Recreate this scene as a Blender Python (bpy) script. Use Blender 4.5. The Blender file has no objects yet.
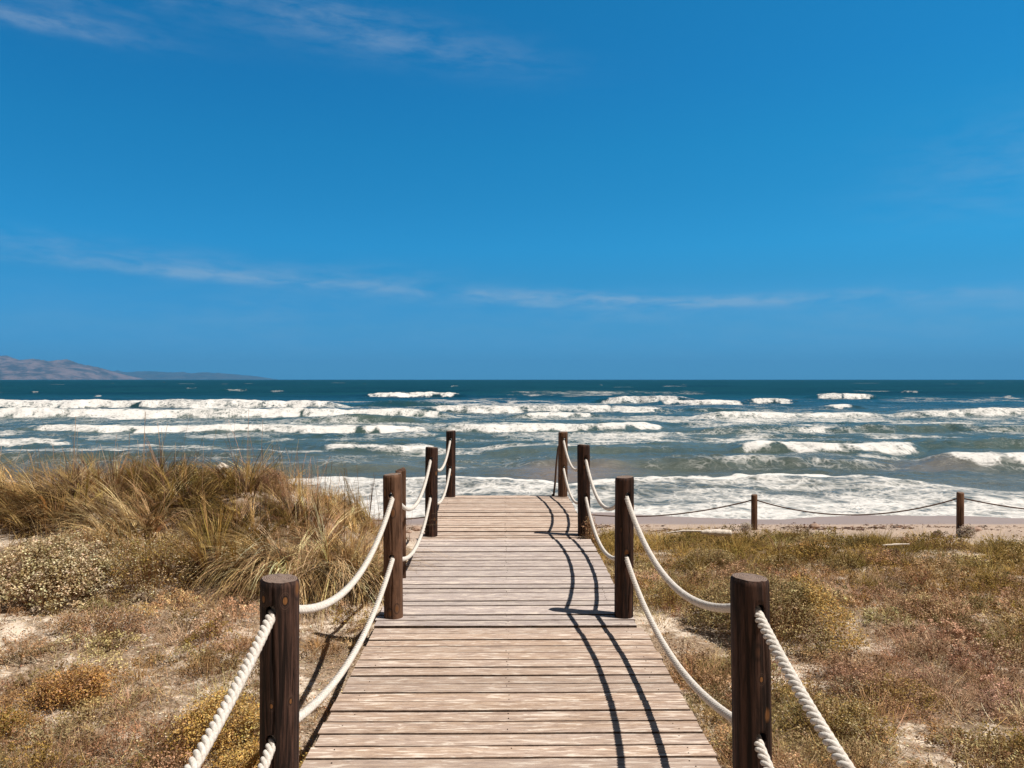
import bpy, bmesh, math, random
import numpy as np
from mathutils import Vector, Matrix

random.seed(7)
scene = bpy.context.scene
COL = scene.collection
R = math.radians

# ------------------------------------------------------------------ camera
FPX, CX, CY = 769.0, 512.0, 384.0            # focal length in pixels, picture centre
CAM_Z = 1.6                                   # eye height above the deck
PITCH, YAW = math.atan(4.5 / FPX), math.atan(8.2 / FPX)
cam = bpy.data.objects.new('camera', bpy.data.cameras.new('camera'))
COL.objects.link(cam)
cam.location = (0, 0, CAM_Z)
cam.rotation_euler = (math.pi / 2 - PITCH, 0, -YAW)
cam.data.sensor_width = 36.0
cam.data.lens = FPX / 1024 * 36
cam.data.clip_start = 0.05
cam.data.clip_end = 80000
scene.camera = cam

# ------------------------------------------------------------------ light
SUN_EL = R(63.3)
SUN_AZ = math.atan2(0.47, -0.165)             # clockwise from +Y
sun_dir = Vector((math.sin(SUN_AZ) * math.cos(SUN_EL), math.cos(SUN_AZ) * math.cos(SUN_EL), math.sin(SUN_EL)))
sl = bpy.data.lights.new('sun', 'SUN')
sl.energy = 5.0
sl.angle = R(0.5)
sl.color = (1.0, 0.94, 0.86)
sun = bpy.data.objects.new('sun', sl)
COL.objects.link(sun)
sun.location = (5, -2, 12)
sun.rotation_euler = (-sun_dir).to_track_quat('-Z', 'Y').to_euler()

scene.view_settings.view_transform = 'Standard'
scene.view_settings.look = 'None'
scene.view_settings.exposure = 0.25
scene.view_settings.gamma = 1.0
scene.render.engine = 'CYCLES'
scene.cycles.max_bounces = 6
scene.cycles.diffuse_bounces = 3
scene.cycles.glossy_bounces = 2
scene.cycles.transparent_max_bounces = 8


# ------------------------------------------------------------------ node helper
class NT:
    def __init__(self, tree):
        self.t = tree
        self.t.nodes.clear()

    def n(self, typ, ins=None, **kw):
        nd = self.t.nodes.new(typ)
        for k, v in kw.items():
            setattr(nd, k, v)
        for k, v in (ins or {}).items():
            s = nd.inputs[k]
            if isinstance(v, bpy.types.NodeSocket):
                self.t.links.new(v, s)
            elif isinstance(v, bpy.types.Node):
                self.t.links.new(v.outputs[0], s)
            else:
                s.default_value = v
        return nd

    def m(self, op, a, b=0.0, c=0.0, clamp=False):
        nd = self.n('ShaderNodeMath', {0: a, 1: b, 2: c}, operation=op, use_clamp=clamp)
        return nd.outputs[0]

    def mix(self, f, a, b, mode='MIX'):
        nd = self.n('ShaderNodeMix', {0: f, 6: a, 7: b}, data_type='RGBA', blend_type=mode)
        return nd.outputs[2]

    def ss(self, x, lo, hi, o0=0.0, o1=1.0):
        nd = self.n('ShaderNodeMapRange', {0: x, 1: lo, 2: hi, 3: o0, 4: o1}, interpolation_type='SMOOTHSTEP')
        return nd.outputs[0]

    def noise(self, vec, scale, detail=4.0, rough=0.55, dist=0.0):
        nd = self.n('ShaderNodeTexNoise', {'Vector': vec, 'Scale': scale, 'Detail': detail, 'Roughness': rough, 'Distortion': dist})
        return nd.outputs[0]

    def scale(self, vec, s):
        return self.n('ShaderNodeMapping', {'Vector': vec, 'Scale': s}).outputs[0]


def C4(c):
    return (c[0], c[1], c[2], 1.0)


# ------------------------------------------------------------------ world
world = bpy.data.worlds.new('World')
scene.world = world
world.use_nodes = True
w = NT(world.node_tree)
sky = w.n('ShaderNodeTexSky', sky_type='NISHITA')
sky.sun_disc = False
sky.sun_elevation = SUN_EL
sky.sun_rotation = SUN_AZ
sky.altitude = 0
sky.air_density = 1.0
sky.dust_density = 0.3
sky.ozone_density = 2.0
dirn = w.n('ShaderNodeTexCoord').outputs['Generated']
sep = w.n('ShaderNodeSeparateXYZ', {0: dirn})
az = w.m('ARCTAN2', sep.outputs[0], sep.outputs[1])
el = w.m('ARCSINE', sep.outputs[2])
# the deep polarised blue of the photograph: the sky's own colour graded by elevation; unseen sky overhead and behind dimmed and warmed to cut blue fill
ramp = w.n('ShaderNodeValToRGB', {'Fac': w.m('DIVIDE', el, R(45.0))})
cr = ramp.color_ramp
STOPS = [(0.04, (0.15, 0.688, 1.692)), (1.45, (0.148, 0.609, 1.427)), (3.68, (0.159, 0.654, 1.253)), (7.37, (0.115, 0.748, 1.211)), (9.56, (0.099, 0.859, 1.319)), (13.14, (0.084, 0.892, 1.31)), (16.62, (0.073, 0.938, 1.341)), (21.28, (0.068, 0.937, 1.379)), (26.03, (0.072, 0.977, 1.4)), (34.0, (0.6, 0.46, 0.34)), (45.0, (0.78, 0.5, 0.27))]
while len(cr.elements) < len(STOPS): cr.elements.new(0.5)
for e_, (dg_, c_) in zip(cr.elements, STOPS):
    e_.position = dg_ / 45.0
    e_.color = C4(c_)
side = w.ss(az, -0.6, 0.8, 0.93, 1.12)
behind = w.ss(w.m('ABSOLUTE', az), 0.8, 1.35)
skyc = w.mix(1.0, sky, w.mix(behind, ramp.outputs[0], C4((0.46, 0.33, 0.23))), 'MULTIPLY')
skyc = w.mix(1.0, skyc, w.n('ShaderNodeCombineColor', {0: w.m('POWER', side, 2.0), 1: side, 2: w.m('POWER', side, 0.6)}).outputs[0], 'MULTIPLY')
# thin cirrus streaks, laid out by azimuth and elevation
ae = w.n('ShaderNodeCombineXYZ', {0: az, 1: el}).outputs[0]
wisp_noise = w.noise(w.scale(ae, (5.0, 26.0, 1.0)), 1.0, 7.0, 0.62, 0.6)
fine_noise = w.noise(w.scale(ae, (16.0, 60.0, 1.0)), 1.0, 5.0, 0.6, 0.3)
wn = w.m('ADD', w.m('MULTIPLY', wisp_noise, 0.5), w.m('MULTIPLY', fine_noise, 0.5))


def wisp(px, py, rx, ry, slope, amt):
    a0, e0 = math.atan((px - 503.8) / FPX), math.atan((379.5 - py) / FPX)
    da = w.m('SUBTRACT', az, a0)
    de = w.m('ADD', w.m('SUBTRACT', el, e0), w.m('MULTIPLY', da, slope))
    u = w.m('DIVIDE', da, rx / FPX)
    v = w.m('DIVIDE', de, ry / FPX)
    r2 = w.m('ADD', w.m('MULTIPLY', u, u), w.m('MULTIPLY', v, v))
    return w.m('MULTIPLY', w.m('POWER', 2.718, w.m('MULTIPLY', r2, -1.0)), amt)


tot = None
for a in [(40, 18, 90, 30, 0.12, 0.9), (45, 74, 80, 8, 0.0, 1.0), (290, 26, 105, 22, 0.10, 0.65), (430, 48, 110, 18, 0.12, 0.55),
          (60, 266, 210, 11, 0.05, 0.65), (225, 283, 150, 5.5, 0.045, 1.2), (370, 283, 90, 14, 0.0, 0.35), (545, 297, 120, 7, 0.03, 1.3),
          (720, 304, 190, 5.5, 0.0, 1.4), (610, 316, 60, 8, 0.0, 0.5), (260, 318, 45, 14, 0.0, 0.35), (1010, 200, 90, 40, -0.1, 0.35),
          (1000, 315, 120, 14, 0.0, 0.35), (850, 330, 260, 30, 0.0, 0.22), (250, 330, 300, 35, 0.0, 0.2)]:
    x = wisp(*a)
    tot = x if tot is None else w.m('ADD', tot, x)
cl = w.m('MULTIPLY', tot, w.ss(wn, 0.36, 0.68), 0.0, True)
cl = w.m('MULTIPLY', cl, 0.36, 0.0, True)
skyc = w.mix(cl, skyc, C4((5.2, 6.4, 7.6)))
bg = w.n('ShaderNodeBackground', {'Color': skyc, 'Strength': 0.0715})
w.n('ShaderNodeOutputWorld', {'Surface': bg})


# ------------------------------------------------------------------ geometry helpers
def P(px, py, depth):
    """The world point the camera sees at pixel (px, py) at forward distance depth along the boardwalk axis."""
    return Vector(((px - 503.8) * depth / FPX, depth, CAM_Z - (py - 379.5) * depth / FPX))


def hsh(i, j, s):
    v = np.sin(i * 127.1 + j * 311.7 + s * 74.7) * 43758.5453
    return v - np.floor(v)


def vnoise(x, y, s=0):
    x = np.asarray(x, float); y = np.asarray(y, float)
    i, j = np.floor(x), np.floor(y)
    fx, fy = x - i, y - j
    fx, fy = fx * fx * (3 - 2 * fx), fy * fy * (3 - 2 * fy)
    a = hsh(i, j, s) * (1 - fx) + hsh(i + 1, j, s) * fx
    b = hsh(i, j + 1, s) * (1 - fx) + hsh(i + 1, j + 1, s) * fx
    return a * (1 - fy) + b * fy


def fbm(x, y, s=0, o=4):
    t, a, n = 0, 1.0, 0
    for k in range(o):
        t = t + a * vnoise(np.asarray(x) * 2 ** k + 13.7 * k, np.asarray(y) * 2 ** k + 7.3 * k, s + k)
        n += a
        a *= 0.5
    return t / n


def sst(x, lo, hi):
    t = np.clip((np.asarray(x, float) - lo) / (hi - lo), 0, 1)
    return t * t * (3 - 2 * t)


def tag(o, label=None, cat=None, group=None, kind=None):
    if label: o['label'] = label
    if cat: o['category'] = cat
    if group: o['group'] = group
    if kind: o['kind'] = kind
    return o


def empty(name, loc, rz=0.0):
    o = bpy.data.objects.new(name, None)
    o.empty_display_size = 0.1
    COL.objects.link(o)
    o.location = loc
    o.rotation_euler = (0, 0, rz)
    return o


def mesh_np(name, V, F, mats, col=None, smooth=False, parent=None, mi=None, attrs=None):
    """V (n,3), F (m,3|4) -> one mesh object."""
    V = np.ascontiguousarray(V, dtype=np.float32).reshape(-1, 3)
    F = np.ascontiguousarray(F, dtype=np.int32)
    k = F.shape[1]
    me = bpy.data.meshes.new(name)
    me.vertices.add(len(V)); me.vertices.foreach_set('co', V.ravel())
    me.loops.add(F.size); me.loops.foreach_set('vertex_index', F.ravel())
    me.polygons.add(len(F))
    me.polygons.foreach_set('loop_start', np.arange(0, F.size, k, dtype=np.int32))
    me.polygons.foreach_set('loop_total', np.full(len(F), k, dtype=np.int32))
    me.polygons.foreach_set('use_smooth', np.full(len(F), smooth, dtype=bool))
    if mi is not None:
        me.polygons.foreach_set('material_index', np.asarray(mi, dtype=np.int32))
    if col is not None:
        c4 = np.ones((len(V), 4), dtype=np.float32)
        c4[:, :3] = col
        at = me.attributes.new('col', 'FLOAT_COLOR', 'POINT')
        at.data.foreach_set('color', c4.ravel())
    for an, av in (attrs or {}).items():
        at = me.attributes.new(an, 'FLOAT', 'POINT')
        at.data.foreach_set('value', np.ascontiguousarray(av, dtype=np.float32).ravel())
    me.update(calc_edges=True)
    for m_ in (mats if isinstance(mats, (list, tuple)) else [mats]):
        me.materials.append(m_)
    o = bpy.data.objects.new(name, me)
    COL.objects.link(o)
    if parent is not None:
        o.parent = parent
    return o


def grid_faces(nr, nc):
    i = np.arange(nr - 1)[:, None] * nc + np.arange(nc - 1)[None, :]
    return np.stack([i, i + 1, i + nc + 1, i + nc], -1).reshape(-1, 4)


class MB:
    """Collects quads and triangles of several shapes into one mesh."""
    def __init__(self):
        self.v, self.f, self.m, self.c, self.n = [], [], [], [], 0

    def add(self, V, F, mi=0, col=(0.5, 0.5, 0.5)):
        V = np.asarray(V, float).reshape(-1, 3)
        F = np.asarray(F, int)
        if F.shape[1] == 3:
            F = np.concatenate([F, F[:, 2:]], 1)
        self.v.append(V); self.f.append(F + self.n); self.m.append(np.full(len(F), mi)); self.n += len(V)
        self.c.append(np.broadcast_to(np.asarray(col, float), (len(V), 3)))

    def tube(self, pts, rad, sides=8, mi=0, col=(0.5, 0.5, 0.5), caps=True):
        pts = np.asarray(pts, float); n = len(pts)
        rad = np.broadcast_to(np.asarray(rad, float), (n,))
        t = np.gradient(pts, axis=0)
        t /= np.linalg.norm(t, axis=1)[:, None] + 1e-9
        ref = np.array([0.0, 0, 1]) if abs(t[0][2]) < 0.9 else np.array([1.0, 0, 0])
        a = np.cross(t, ref); a /= np.linalg.norm(a, axis=1)[:, None] + 1e-9
        b = np.cross(t, a)
        th = np.arange(sides) * 2 * np.pi / sides
        V = pts[:, None] + rad[:, None, None] * (np.cos(th)[None, :, None] * a[:, None] + np.sin(th)[None, :, None] * b[:, None])
        V = V.reshape(-1, 3)
        i = np.arange(n - 1)[:, None] * sides
        j = np.arange(sides)[None, :]
        F = np.stack([i + j, i + (j + 1) % sides, i + sides + (j + 1) % sides, i + sides + j], -1).reshape(-1, 4)
        if caps:
            V = np.concatenate([V, pts[:1], pts[-1:]])
            c0, c1 = n * sides, n * sides + 1
            k = np.arange(sides)
            F = np.concatenate([F, np.stack([np.full(sides, c0), (k + 1) % sides, k, k], 1),
                                np.stack([np.full(sides, c1), (n - 1) * sides + k, (n - 1) * sides + (k + 1) % sides, (n - 1) * sides + (k + 1) % sides], 1)])
        self.add(V, F, mi, col)

    def build(self, name, mats, parent=None, smooth=False):
        V = np.concatenate(self.v); F = np.concatenate(self.f); mi = np.concatenate(self.m); c = np.concatenate(self.c)
        bm = bmesh.new()
        lay = bm.verts.layers.float_color.new('col')
        vs = [bm.verts.new(p) for p in V]
        for q, cc in zip(vs, c):
            q[lay] = (cc[0], cc[1], cc[2], 1)
        for q, m_ in zip(F, mi):
            ids = list(dict.fromkeys(int(x) for x in q))
            if len(ids) < 3: continue
            try:
                f = bm.faces.new([vs[x] for x in ids])
            except ValueError:
                continue
            f.material_index = int(m_); f.smooth = smooth
        bmesh.ops.recalc_face_normals(bm, faces=bm.faces)
        me = bpy.data.meshes.new(name)
        bm.to_mesh(me); bm.free()
        for m_ in (mats if isinstance(mats, (list, tuple)) else [mats]):
            me.materials.append(m_)
        o = bpy.data.objects.new(name, me)
        COL.objects.link(o)
        if parent is not None: o.parent = parent
        return o


# ------------------------------------------------------------------ materials
def new_mat(name):
    m_ = bpy.data.materials.new(name)
    m_.use_nodes = True
    return m_, NT(m_.node_tree)


def finish(t, bsdf, disp=None):
    t.n('ShaderNodeOutputMaterial', {'Surface': bsdf})


def plant_mat(name, transl=0.25, var=0.35):
    m_, t = new_mat(name)
    c = t.n('ShaderNodeAttribute', attribute_name='col').outputs['Color']
    pos = t.n('ShaderNodeTexCoord').outputs['Object']
    n = t.noise(pos, 23.0, 3.0)
    c = t.mix(1.0, c, t.n('ShaderNodeCombineColor', {0: t.ss(n, .25, .75, 1 - var, 1 + var), 1: t.ss(n, .25, .75, 1 - var, 1 + var), 2: t.ss(n, .25, .75, 1 - var, 1 + var)}).outputs[0], 'MULTIPLY')
    d = t.n('ShaderNodeBsdfPrincipled', {'Base Color': c, 'Roughness': 0.7, 'Specular IOR Level': 0.12})
    tr = t.n('ShaderNodeBsdfTranslucent', {'Color': c})
    finish(t, t.n('ShaderNodeMixShader', {0: transl, 1: d.outputs[0], 2: tr.outputs[0]}))
    return m_


M_grass = plant_mat('dry_grass_blades', 0.22)
M_leaf = plant_mat('shrub_leaves', 0.25)


def ground_mat():
    m_, t = new_mat('dune_sand')
    pos = t.n('ShaderNodeNewGeometry').outputs['Position']
    s = t.n('ShaderNodeSeparateXYZ', {0: pos})
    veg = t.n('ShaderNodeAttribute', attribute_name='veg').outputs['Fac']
    n1 = t.noise(pos, 1.1, 5.0, 0.6, 0.3)
    n2 = t.noise(pos, 9.0, 6.0, 0.7)
    n3 = t.noise(pos, 70.0, 4.0, 0.7)
    sand = t.mix(n2, C4((0.78, 0.68, 0.56)), C4((0.58, 0.47, 0.37)))
    sand = t.mix(t.ss(n3, .54, .70, 0, .6), sand, C4((0.32, 0.22, 0.15)))
    beach = t.ss(s.outputs[1], 9.0, 10.5)
    sand = t.mix(beach, sand, t.mix(n2, C4((0.50, 0.385, 0.30)), C4((0.36, 0.27, 0.21))))
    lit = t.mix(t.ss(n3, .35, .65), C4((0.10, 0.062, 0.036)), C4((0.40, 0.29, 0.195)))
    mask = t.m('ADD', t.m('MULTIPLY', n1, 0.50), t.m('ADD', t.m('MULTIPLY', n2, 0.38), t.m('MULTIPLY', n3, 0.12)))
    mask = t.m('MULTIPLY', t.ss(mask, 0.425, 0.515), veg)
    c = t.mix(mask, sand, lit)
    # the strip the waves have wetted
    wl = t.m('ADD', s.outputs[1], t.m('MULTIPLY', t.noise(t.scale(pos, (0.5, 0.5, 0.5)), 1.0, 3.0), 0.8))
    wet = t.ss(wl, 12.7, 13.05)
    c = t.mix(wet, c, t.mix(n1, C4((0.27, 0.205, 0.175)), C4((0.34, 0.265, 0.225))))
    rough = t.ss(wet, 0, 1, 0.95, 0.5)
    hh = t.m('ADD', t.m('MULTIPLY', n2, 0.7), t.m('MULTIPLY', n3, 0.3))
    b = t.n('ShaderNodeBump', {'Height': hh, 'Strength': t.ss(wet, 0, 1, 0.8, 0.05), 'Distance': 0.03})
    finish(t, t.n('ShaderNodeBsdfPrincipled', {'Base Color': c, 'Roughness': rough, 'Specular IOR Level': 0.35, 'Normal': b}))
    return m_


def sea_mat():
    m_, t = new_mat('sea_water')
    pos = t.n('ShaderNodeNewGeometry').outputs['Position']
    s = t.n('ShaderNodeSeparateXYZ', {0: pos})
    foam = t.n('ShaderNodeAttribute', attribute_name='foam').outputs['Fac']
    sed = t.n('ShaderNodeAttribute', attribute_name='sed').outputs['Fac']
    shal = t.n('ShaderNodeAttribute', attribute_name='shallow').outputs['Fac']
    far = t.ss(s.outputs[1], 45.0, 170.0)
    big = t.noise(t.scale(pos, (0.02, 0.05, 0.05)), 1.0, 4.0, 0.6)
    deep = t.mix(t.ss(big, .35, .65), C4((0.003, 0.028, 0.040)), C4((0.006, 0.046, 0.056)))
    mid = t.mix(t.ss(t.noise(t.scale(pos, (0.12, 0.3, 0.3)), 1.0, 4.0), .35, .65), C4((0.035, 0.068, 0.060)), C4((0.068, 0.102, 0.090)))
    c = t.mix(shal, deep, mid)
    c = t.mix(sed, c, C4((0.24, 0.19, 0.165)))
    # lacy foam: the amount comes with the wave, its outline from noise
    dist = t.scale(pos, (1.0, 0.75, 1.0))
    warp = t.n('ShaderNodeVectorMath', {0: dist, 1: t.n('ShaderNodeVectorMath', {0: t.n('ShaderNodeTexNoise', {'Vector': dist, 'Scale': 0.9, 'Detail': 3.0}).outputs['Color'], 'Scale': 1.1}, operation='SCALE').outputs[0]}, operation='ADD').outputs[0]
    fa = t.noise(warp, 0.8, 8.0, 0.68)
    vor = t.n('ShaderNodeTexVoronoi', {'Vector': warp, 'Scale': 1.9}, feature='DISTANCE_TO_EDGE').outputs['Distance']
    vor2 = t.n('ShaderNodeTexVoronoi', {'Vector': warp, 'Scale': 5.5}, feature='DISTANCE_TO_EDGE').outputs['Distance']
    fa2 = t.noise(t.scale(pos, (0.22, 0.85, 1.0)), 1.0, 8.0, 0.7, 0.3)
    lace = t.m('ADD', t.m('ADD', t.m('MULTIPLY', fa, 0.60), t.m('MULTIPLY', fa2, 0.50)), t.m('ADD', t.m('MULTIPLY', vor, -0.45), t.m('MULTIPLY', vor2, -0.5)))
    th = t.m('SUBTRACT', 0.86, t.m('MULTIPLY', foam, 0.80))
    fm = t.ss(t.m('SUBTRACT', lace, th), -0.15, 0.32)
    fm = t.m('MULTIPLY', fm, t.ss(foam, 0.02, 0.12))
    c = t.mix(fm, c, C4((0.69, 0.67, 0.64)))
    rough = t.m('ADD', t.ss(far, 0, 1, 0.22, 0.42), t.m('MULTIPLY', fm, 0.5))
    spec = t.m('MULTIPLY', t.m('SUBTRACT', 1.0, fm), t.ss(far, 0, 1, 0.21, 0.06))
    rip = t.m('ADD', t.m('MULTIPLY', t.noise(t.scale(pos, (1.0, 2.2, 1.0)), 1.3, 6.0, 0.6, 0.4), 1.0), t.m('MULTIPLY', fa, 0.3))
    rip = t.m('ADD', rip, t.m('MULTIPLY', fm, 0.18))
    b = t.n('ShaderNodeBump', {'Height': rip, 'Strength': 0.75, 'Distance': 0.24})
    finish(t, t.n('ShaderNodeBsdfPrincipled', {'Base Color': c, 'Roughness': rough, 'Specular IOR Level': spec, 'IOR': 1.33, 'Normal': b}))
    return m_


def deck_mat(name, ca, cb, cc, grey):
    m_, t = new_mat(name)
    pos = t.n('ShaderNodeTexCoord').outputs['Object']
    pc = t.n('ShaderNodeAttribute', attribute_name='col').outputs['Color']
    ps = t.n('ShaderNodeSeparateColor', {0: pc})
    off = t.n('ShaderNodeCombineXYZ', {0: t.m('MULTIPLY', ps.outputs[0], 37.0), 1: t.m('MULTIPLY', ps.outputs[1], 11.0), 2: 0.0})
    p2 = t.n('ShaderNodeVectorMath', {0: pos, 1: off}, operation='ADD').outputs[0]
    grain = t.noise(t.scale(p2, (4.0, 60.0, 30.0)), 1.0, 8.0, 0.8, 0.6)
    fine = t.noise(t.scale(p2, (9.0, 120.0, 60.0)), 1.0, 6.0, 0.8)
    fleck = t.noise(t.scale(p2, (7.0, 52.0, 40.0)), 1.0, 3.0, 0.65, 0.5)
    broad = t.noise(t.scale(p2, (2.3, 16.0, 3.0)), 1.0, 5.0, 0.7, 0.8)
    kn = t.n('ShaderNodeTexVoronoi', {'Vector': t.scale(p2, (2.1, 6.0, 3.0)), 'Scale': 1.0, 'Randomness': 1.0}, feature='F1').outputs['Distance']
    c = t.mix(t.ss(grain, .3, .7), C4(ca), C4(cb))
    c = t.mix(t.ss(broad, .38, .66, 0, .75), c, C4(cc))
    c = t.mix(t.ss(fine, .53, .68, 0, .75), c, C4((0.13, 0.085, 0.065)))
    c = t.mix(t.ss(grain, .57, .70, 0, .7), c, C4((0.62, 0.53, 0.45)))
    c = t.mix(t.ss(fleck, .53, .63, 0, .85), c, C4((0.68, 0.58, 0.485)))
    c = t.mix(t.ss(fleck, .36, .45, .5, 0), c, C4((0.17, 0.11, 0.085)))
    c = t.mix(t.ss(kn, .03, .10, .7, 0), c, C4((0.14, 0.085, 0.055)))
    f = t.m('ADD', 0.95, t.m('MULTIPLY', ps.outputs[2], 0.28))
    c = t.mix(1.0, c, t.n('ShaderNodeCombineColor', {0: f, 1: f, 2: f}).outputs[0], 'MULTIPLY')
    c = t.mix(t.m('MULTIPLY', ps.outputs[0], grey), c, C4((0.36, 0.32, 0.30)))
    hh = t.m('ADD', t.m('MULTIPLY', grain, 0.6), t.m('MULTIPLY', fine, 0.4))
    b = t.n('ShaderNodeBump', {'Height': t.m('ADD', hh, t.m('MULTIPLY', fleck, 0.5)), 'Strength': 0.9, 'Distance': 0.009})
    finish(t, t.n('ShaderNodeBsdfPrincipled', {'Base Color': c, 'Roughness': 0.82, 'Specular IOR Level': 0.25, 'Normal': b}))
    return m_


def post_mat(name, dark, light, bias=0.5, knots=()):
    m_, t = new_mat(name)
    pos = t.n('ShaderNodeTexCoord').outputs['Object']
    info = t.n('ShaderNodeObjectInfo').outputs['Random']
    p2 = t.n('ShaderNodeVectorMath', {0: pos, 1: t.n('ShaderNodeCombineXYZ', {0: t.m('MULTIPLY', info, 3.0), 1: info, 2: t.m('MULTIPLY', info, 9.0)})}, operation='ADD').outputs[0]
    grain = t.noise(t.scale(p2, (45.0, 45.0, 2.2)), 1.0, 6.0, 0.7, 0.7)
    fine = t.noise(t.scale(p2, (150.0, 150.0, 7.0)), 1.0, 4.0, 0.7)
    patch = t.noise(t.scale(p2, (7.0, 7.0, 2.5)), 1.0, 4.0, 0.6)
    kn = t.n('ShaderNodeTexVoronoi', {'Vector': t.scale(p2, (9.0, 9.0, 5.0)), 'Scale': 1.0}, feature='F1').outputs['Distance']
    c = t.mix(t.ss(grain, .40, .66), C4(dark), C4(light))
    c = t.mix(t.ss(patch, bias, bias + .25, 0, .6), c, C4((light[0] * 1.7, light[1] * 1.65, light[2] * 1.6)))
    c = t.mix(t.ss(fine, .55, .72, 0, .6), c, C4((dark[0] * .5, dark[1] * .5, dark[2] * .5)))
    c = t.mix(t.ss(kn, .05, .15, .85, 0), c, C4((0.20, 0.085, 0.028)))
    c = t.mix(t.m('MULTIPLY', t.ss(kn, .13, .17), t.ss(kn, .17, .22, .6, 0)), c, C4((0.012, 0.007, 0.005)))
    for kx, ky, kz, kr in knots:
        dv = t.n('ShaderNodeVectorMath', {0: pos, 1: (kx, ky, kz)}, operation='SUBTRACT').outputs[0]
        dd = t.n('ShaderNodeVectorMath', {0: t.scale(dv, (1.0, 1.0, 0.62))}, operation='LENGTH').outputs[1]
        dd = t.m('ADD', t.m('DIVIDE', dd, kr), t.m('MULTIPLY', t.m('SUBTRACT', grain, 0.5), 0.35))
        ring = t.m('ADD', 0.5, t.m('MULTIPLY', t.m('SINE', t.m('MULTIPLY', dd, 13.0)), 0.5))
        c = t.mix(t.m('MULTIPLY', t.ss(dd, 1.2, 2.4, .65, 0), ring), c, C4((0.11, 0.065, 0.048)))
        c = t.mix(t.ss(dd, .9, 1.25, .9, 0), c, C4((0.010, 0.005, 0.004)))
        c = t.mix(t.ss(dd, .55, .85, .95, 0), c, C4((0.24, 0.105, 0.035)))
    hh = t.m('ADD', t.m('MULTIPLY', grain, 0.6), t.m('MULTIPLY', fine, 0.4))
    b = t.n('ShaderNodeBump', {'Height': hh, 'Strength': 1.0, 'Distance': 0.009})
    finish(t, t.n('ShaderNodeBsdfPrincipled', {'Base Color': c, 'Roughness': 0.72, 'Specular IOR Level': 0.25, 'Normal': b}))
    return m_


def endgrain_mat():
    m_, t = new_mat('post_end_grain')
    pos = t.n('ShaderNodeTexCoord').outputs['Object']
    wv = t.n('ShaderNodeTexWave', {'Vector': pos, 'Scale': 45.0, 'Distortion': 3.0, 'Detail': 3.0, 'Detail Scale': 2.0}, wave_type='RINGS', rings_direction='Z').outputs[1]
    n = t.noise(pos, 45.0, 5.0, 0.7)
    c = t.mix(wv, C4((0.16, 0.11, 0.085)), C4((0.27, 0.19, 0.145)))
    c = t.mix(t.ss(n, .45, .7, 0, .8), c, C4((0.09, 0.058, 0.045)))
    c = t.mix(t.ss(t.noise(pos, 28.0, 2.0), .66, .74, 0, .7), c, C4((0.42, 0.20, 0.03)))
    b = t.n('ShaderNodeBump', {'Height': t.m('ADD', n, wv), 'Strength': 0.6, 'Distance': 0.004})
    finish(t, t.n('ShaderNodeBsdfPrincipled', {'Base Color': c, 'Roughness': 0.85, 'Normal': b}))
    return m_


def simple_mat(name, ca, cb, scale=40.0, rough=0.8, stretch=(1, 1, 1), bump=0.4, dist=0.004, spec=0.3):
    m_, t = new_mat(name)
    pos = t.scale(t.n('ShaderNodeTexCoord').outputs['Object'], stretch)
    n = t.noise(pos, scale, 5.0, 0.65)
    c = t.mix(t.ss(n, .3, .7), C4(ca), C4(cb))
    b = t.n('ShaderNodeBump', {'Height': n, 'Strength': bump, 'Distance': dist})
    finish(t, t.n('ShaderNodeBsdfPrincipled', {'Base Color': c, 'Roughness': rough, 'Specular IOR Level': spec, 'Normal': b}))
    return m_


M_ground = ground_mat()
M_sea = sea_mat()
M_deck_tan = deck_mat('tan_weathered_planks', (0.30, 0.195, 0.13), (0.54, 0.405, 0.305), (0.43, 0.325, 0.265), 0.22)
M_deck_grey = deck_mat('grey_weathered_planks', (0.33, 0.265, 0.235), (0.54, 0.455, 0.415), (0.42, 0.355, 0.325), 0.30)
M_deck_far = deck_mat('sandy_weathered_planks', (0.36, 0.25, 0.18), (0.56, 0.42, 0.33), (0.46, 0.35, 0.275), 0.25)
M_nail = simple_mat('rusty_nails', (0.03, 0.018, 0.012), (0.07, 0.04, 0.025), 200, 0.6)
M_edge = simple_mat('shade_dark_plank_edges', (0.05, 0.030, 0.020), (0.15, 0.095, 0.065), 30, 0.95)  # dark colour on the plank sides puts shade into the gaps
M_beam = simple_mat('deck_beams', (0.10, 0.07, 0.05), (0.20, 0.14, 0.10), 8, 0.9, (6, 1, 6))
M_post_dark = post_mat('dark_stained_post_wood', (0.011, 0.0046, 0.0030), (0.075, 0.034, 0.021), 0.54)
M_post_brown = post_mat('brown_post_wood', (0.060, 0.028, 0.015), (0.17, 0.092, 0.056), 0.48)
M_post_knotty = post_mat('knotty_dark_post_wood', (0.010, 0.0045, 0.0032), (0.095, 0.048, 0.034), 0.52,
                         [(-.036, -.051, 1.188, .0095), (.033, -.053, 1.183, .0105), (-.008, -.062, .852, .007), (.048, -.040, .858, .008), (.020, -.059, .30, .009)])
M_post_near = post_mat('near_dark_post_wood', (0.011, 0.0046, 0.0030), (0.082, 0.040, 0.027), 0.54, [(.012, -.061, .93, .008)])
M_end = endgrain_mat()
M_rope = simple_mat('white_rope_fibre', (0.50, 0.45, 0.40), (0.76, 0.71, 0.65), 120, 0.9, (1, 1, 1), 0.6, 0.003, 0.15)
M_rope_dark = simple_mat('brown_rope_fibre', (0.06, 0.035, 0.025), (0.15, 0.09, 0.06), 90, 0.9)
M_drift = simple_mat('bleached_driftwood', (0.50, 0.42, 0.34), (0.78, 0.70, 0.61), 14, 0.85, (6, 1, 6), 0.6, 0.006)
M_dark_wood = simple_mat('dark_driftwood', (0.05, 0.03, 0.02), (0.14, 0.09, 0.06), 14, 0.85)
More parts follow.
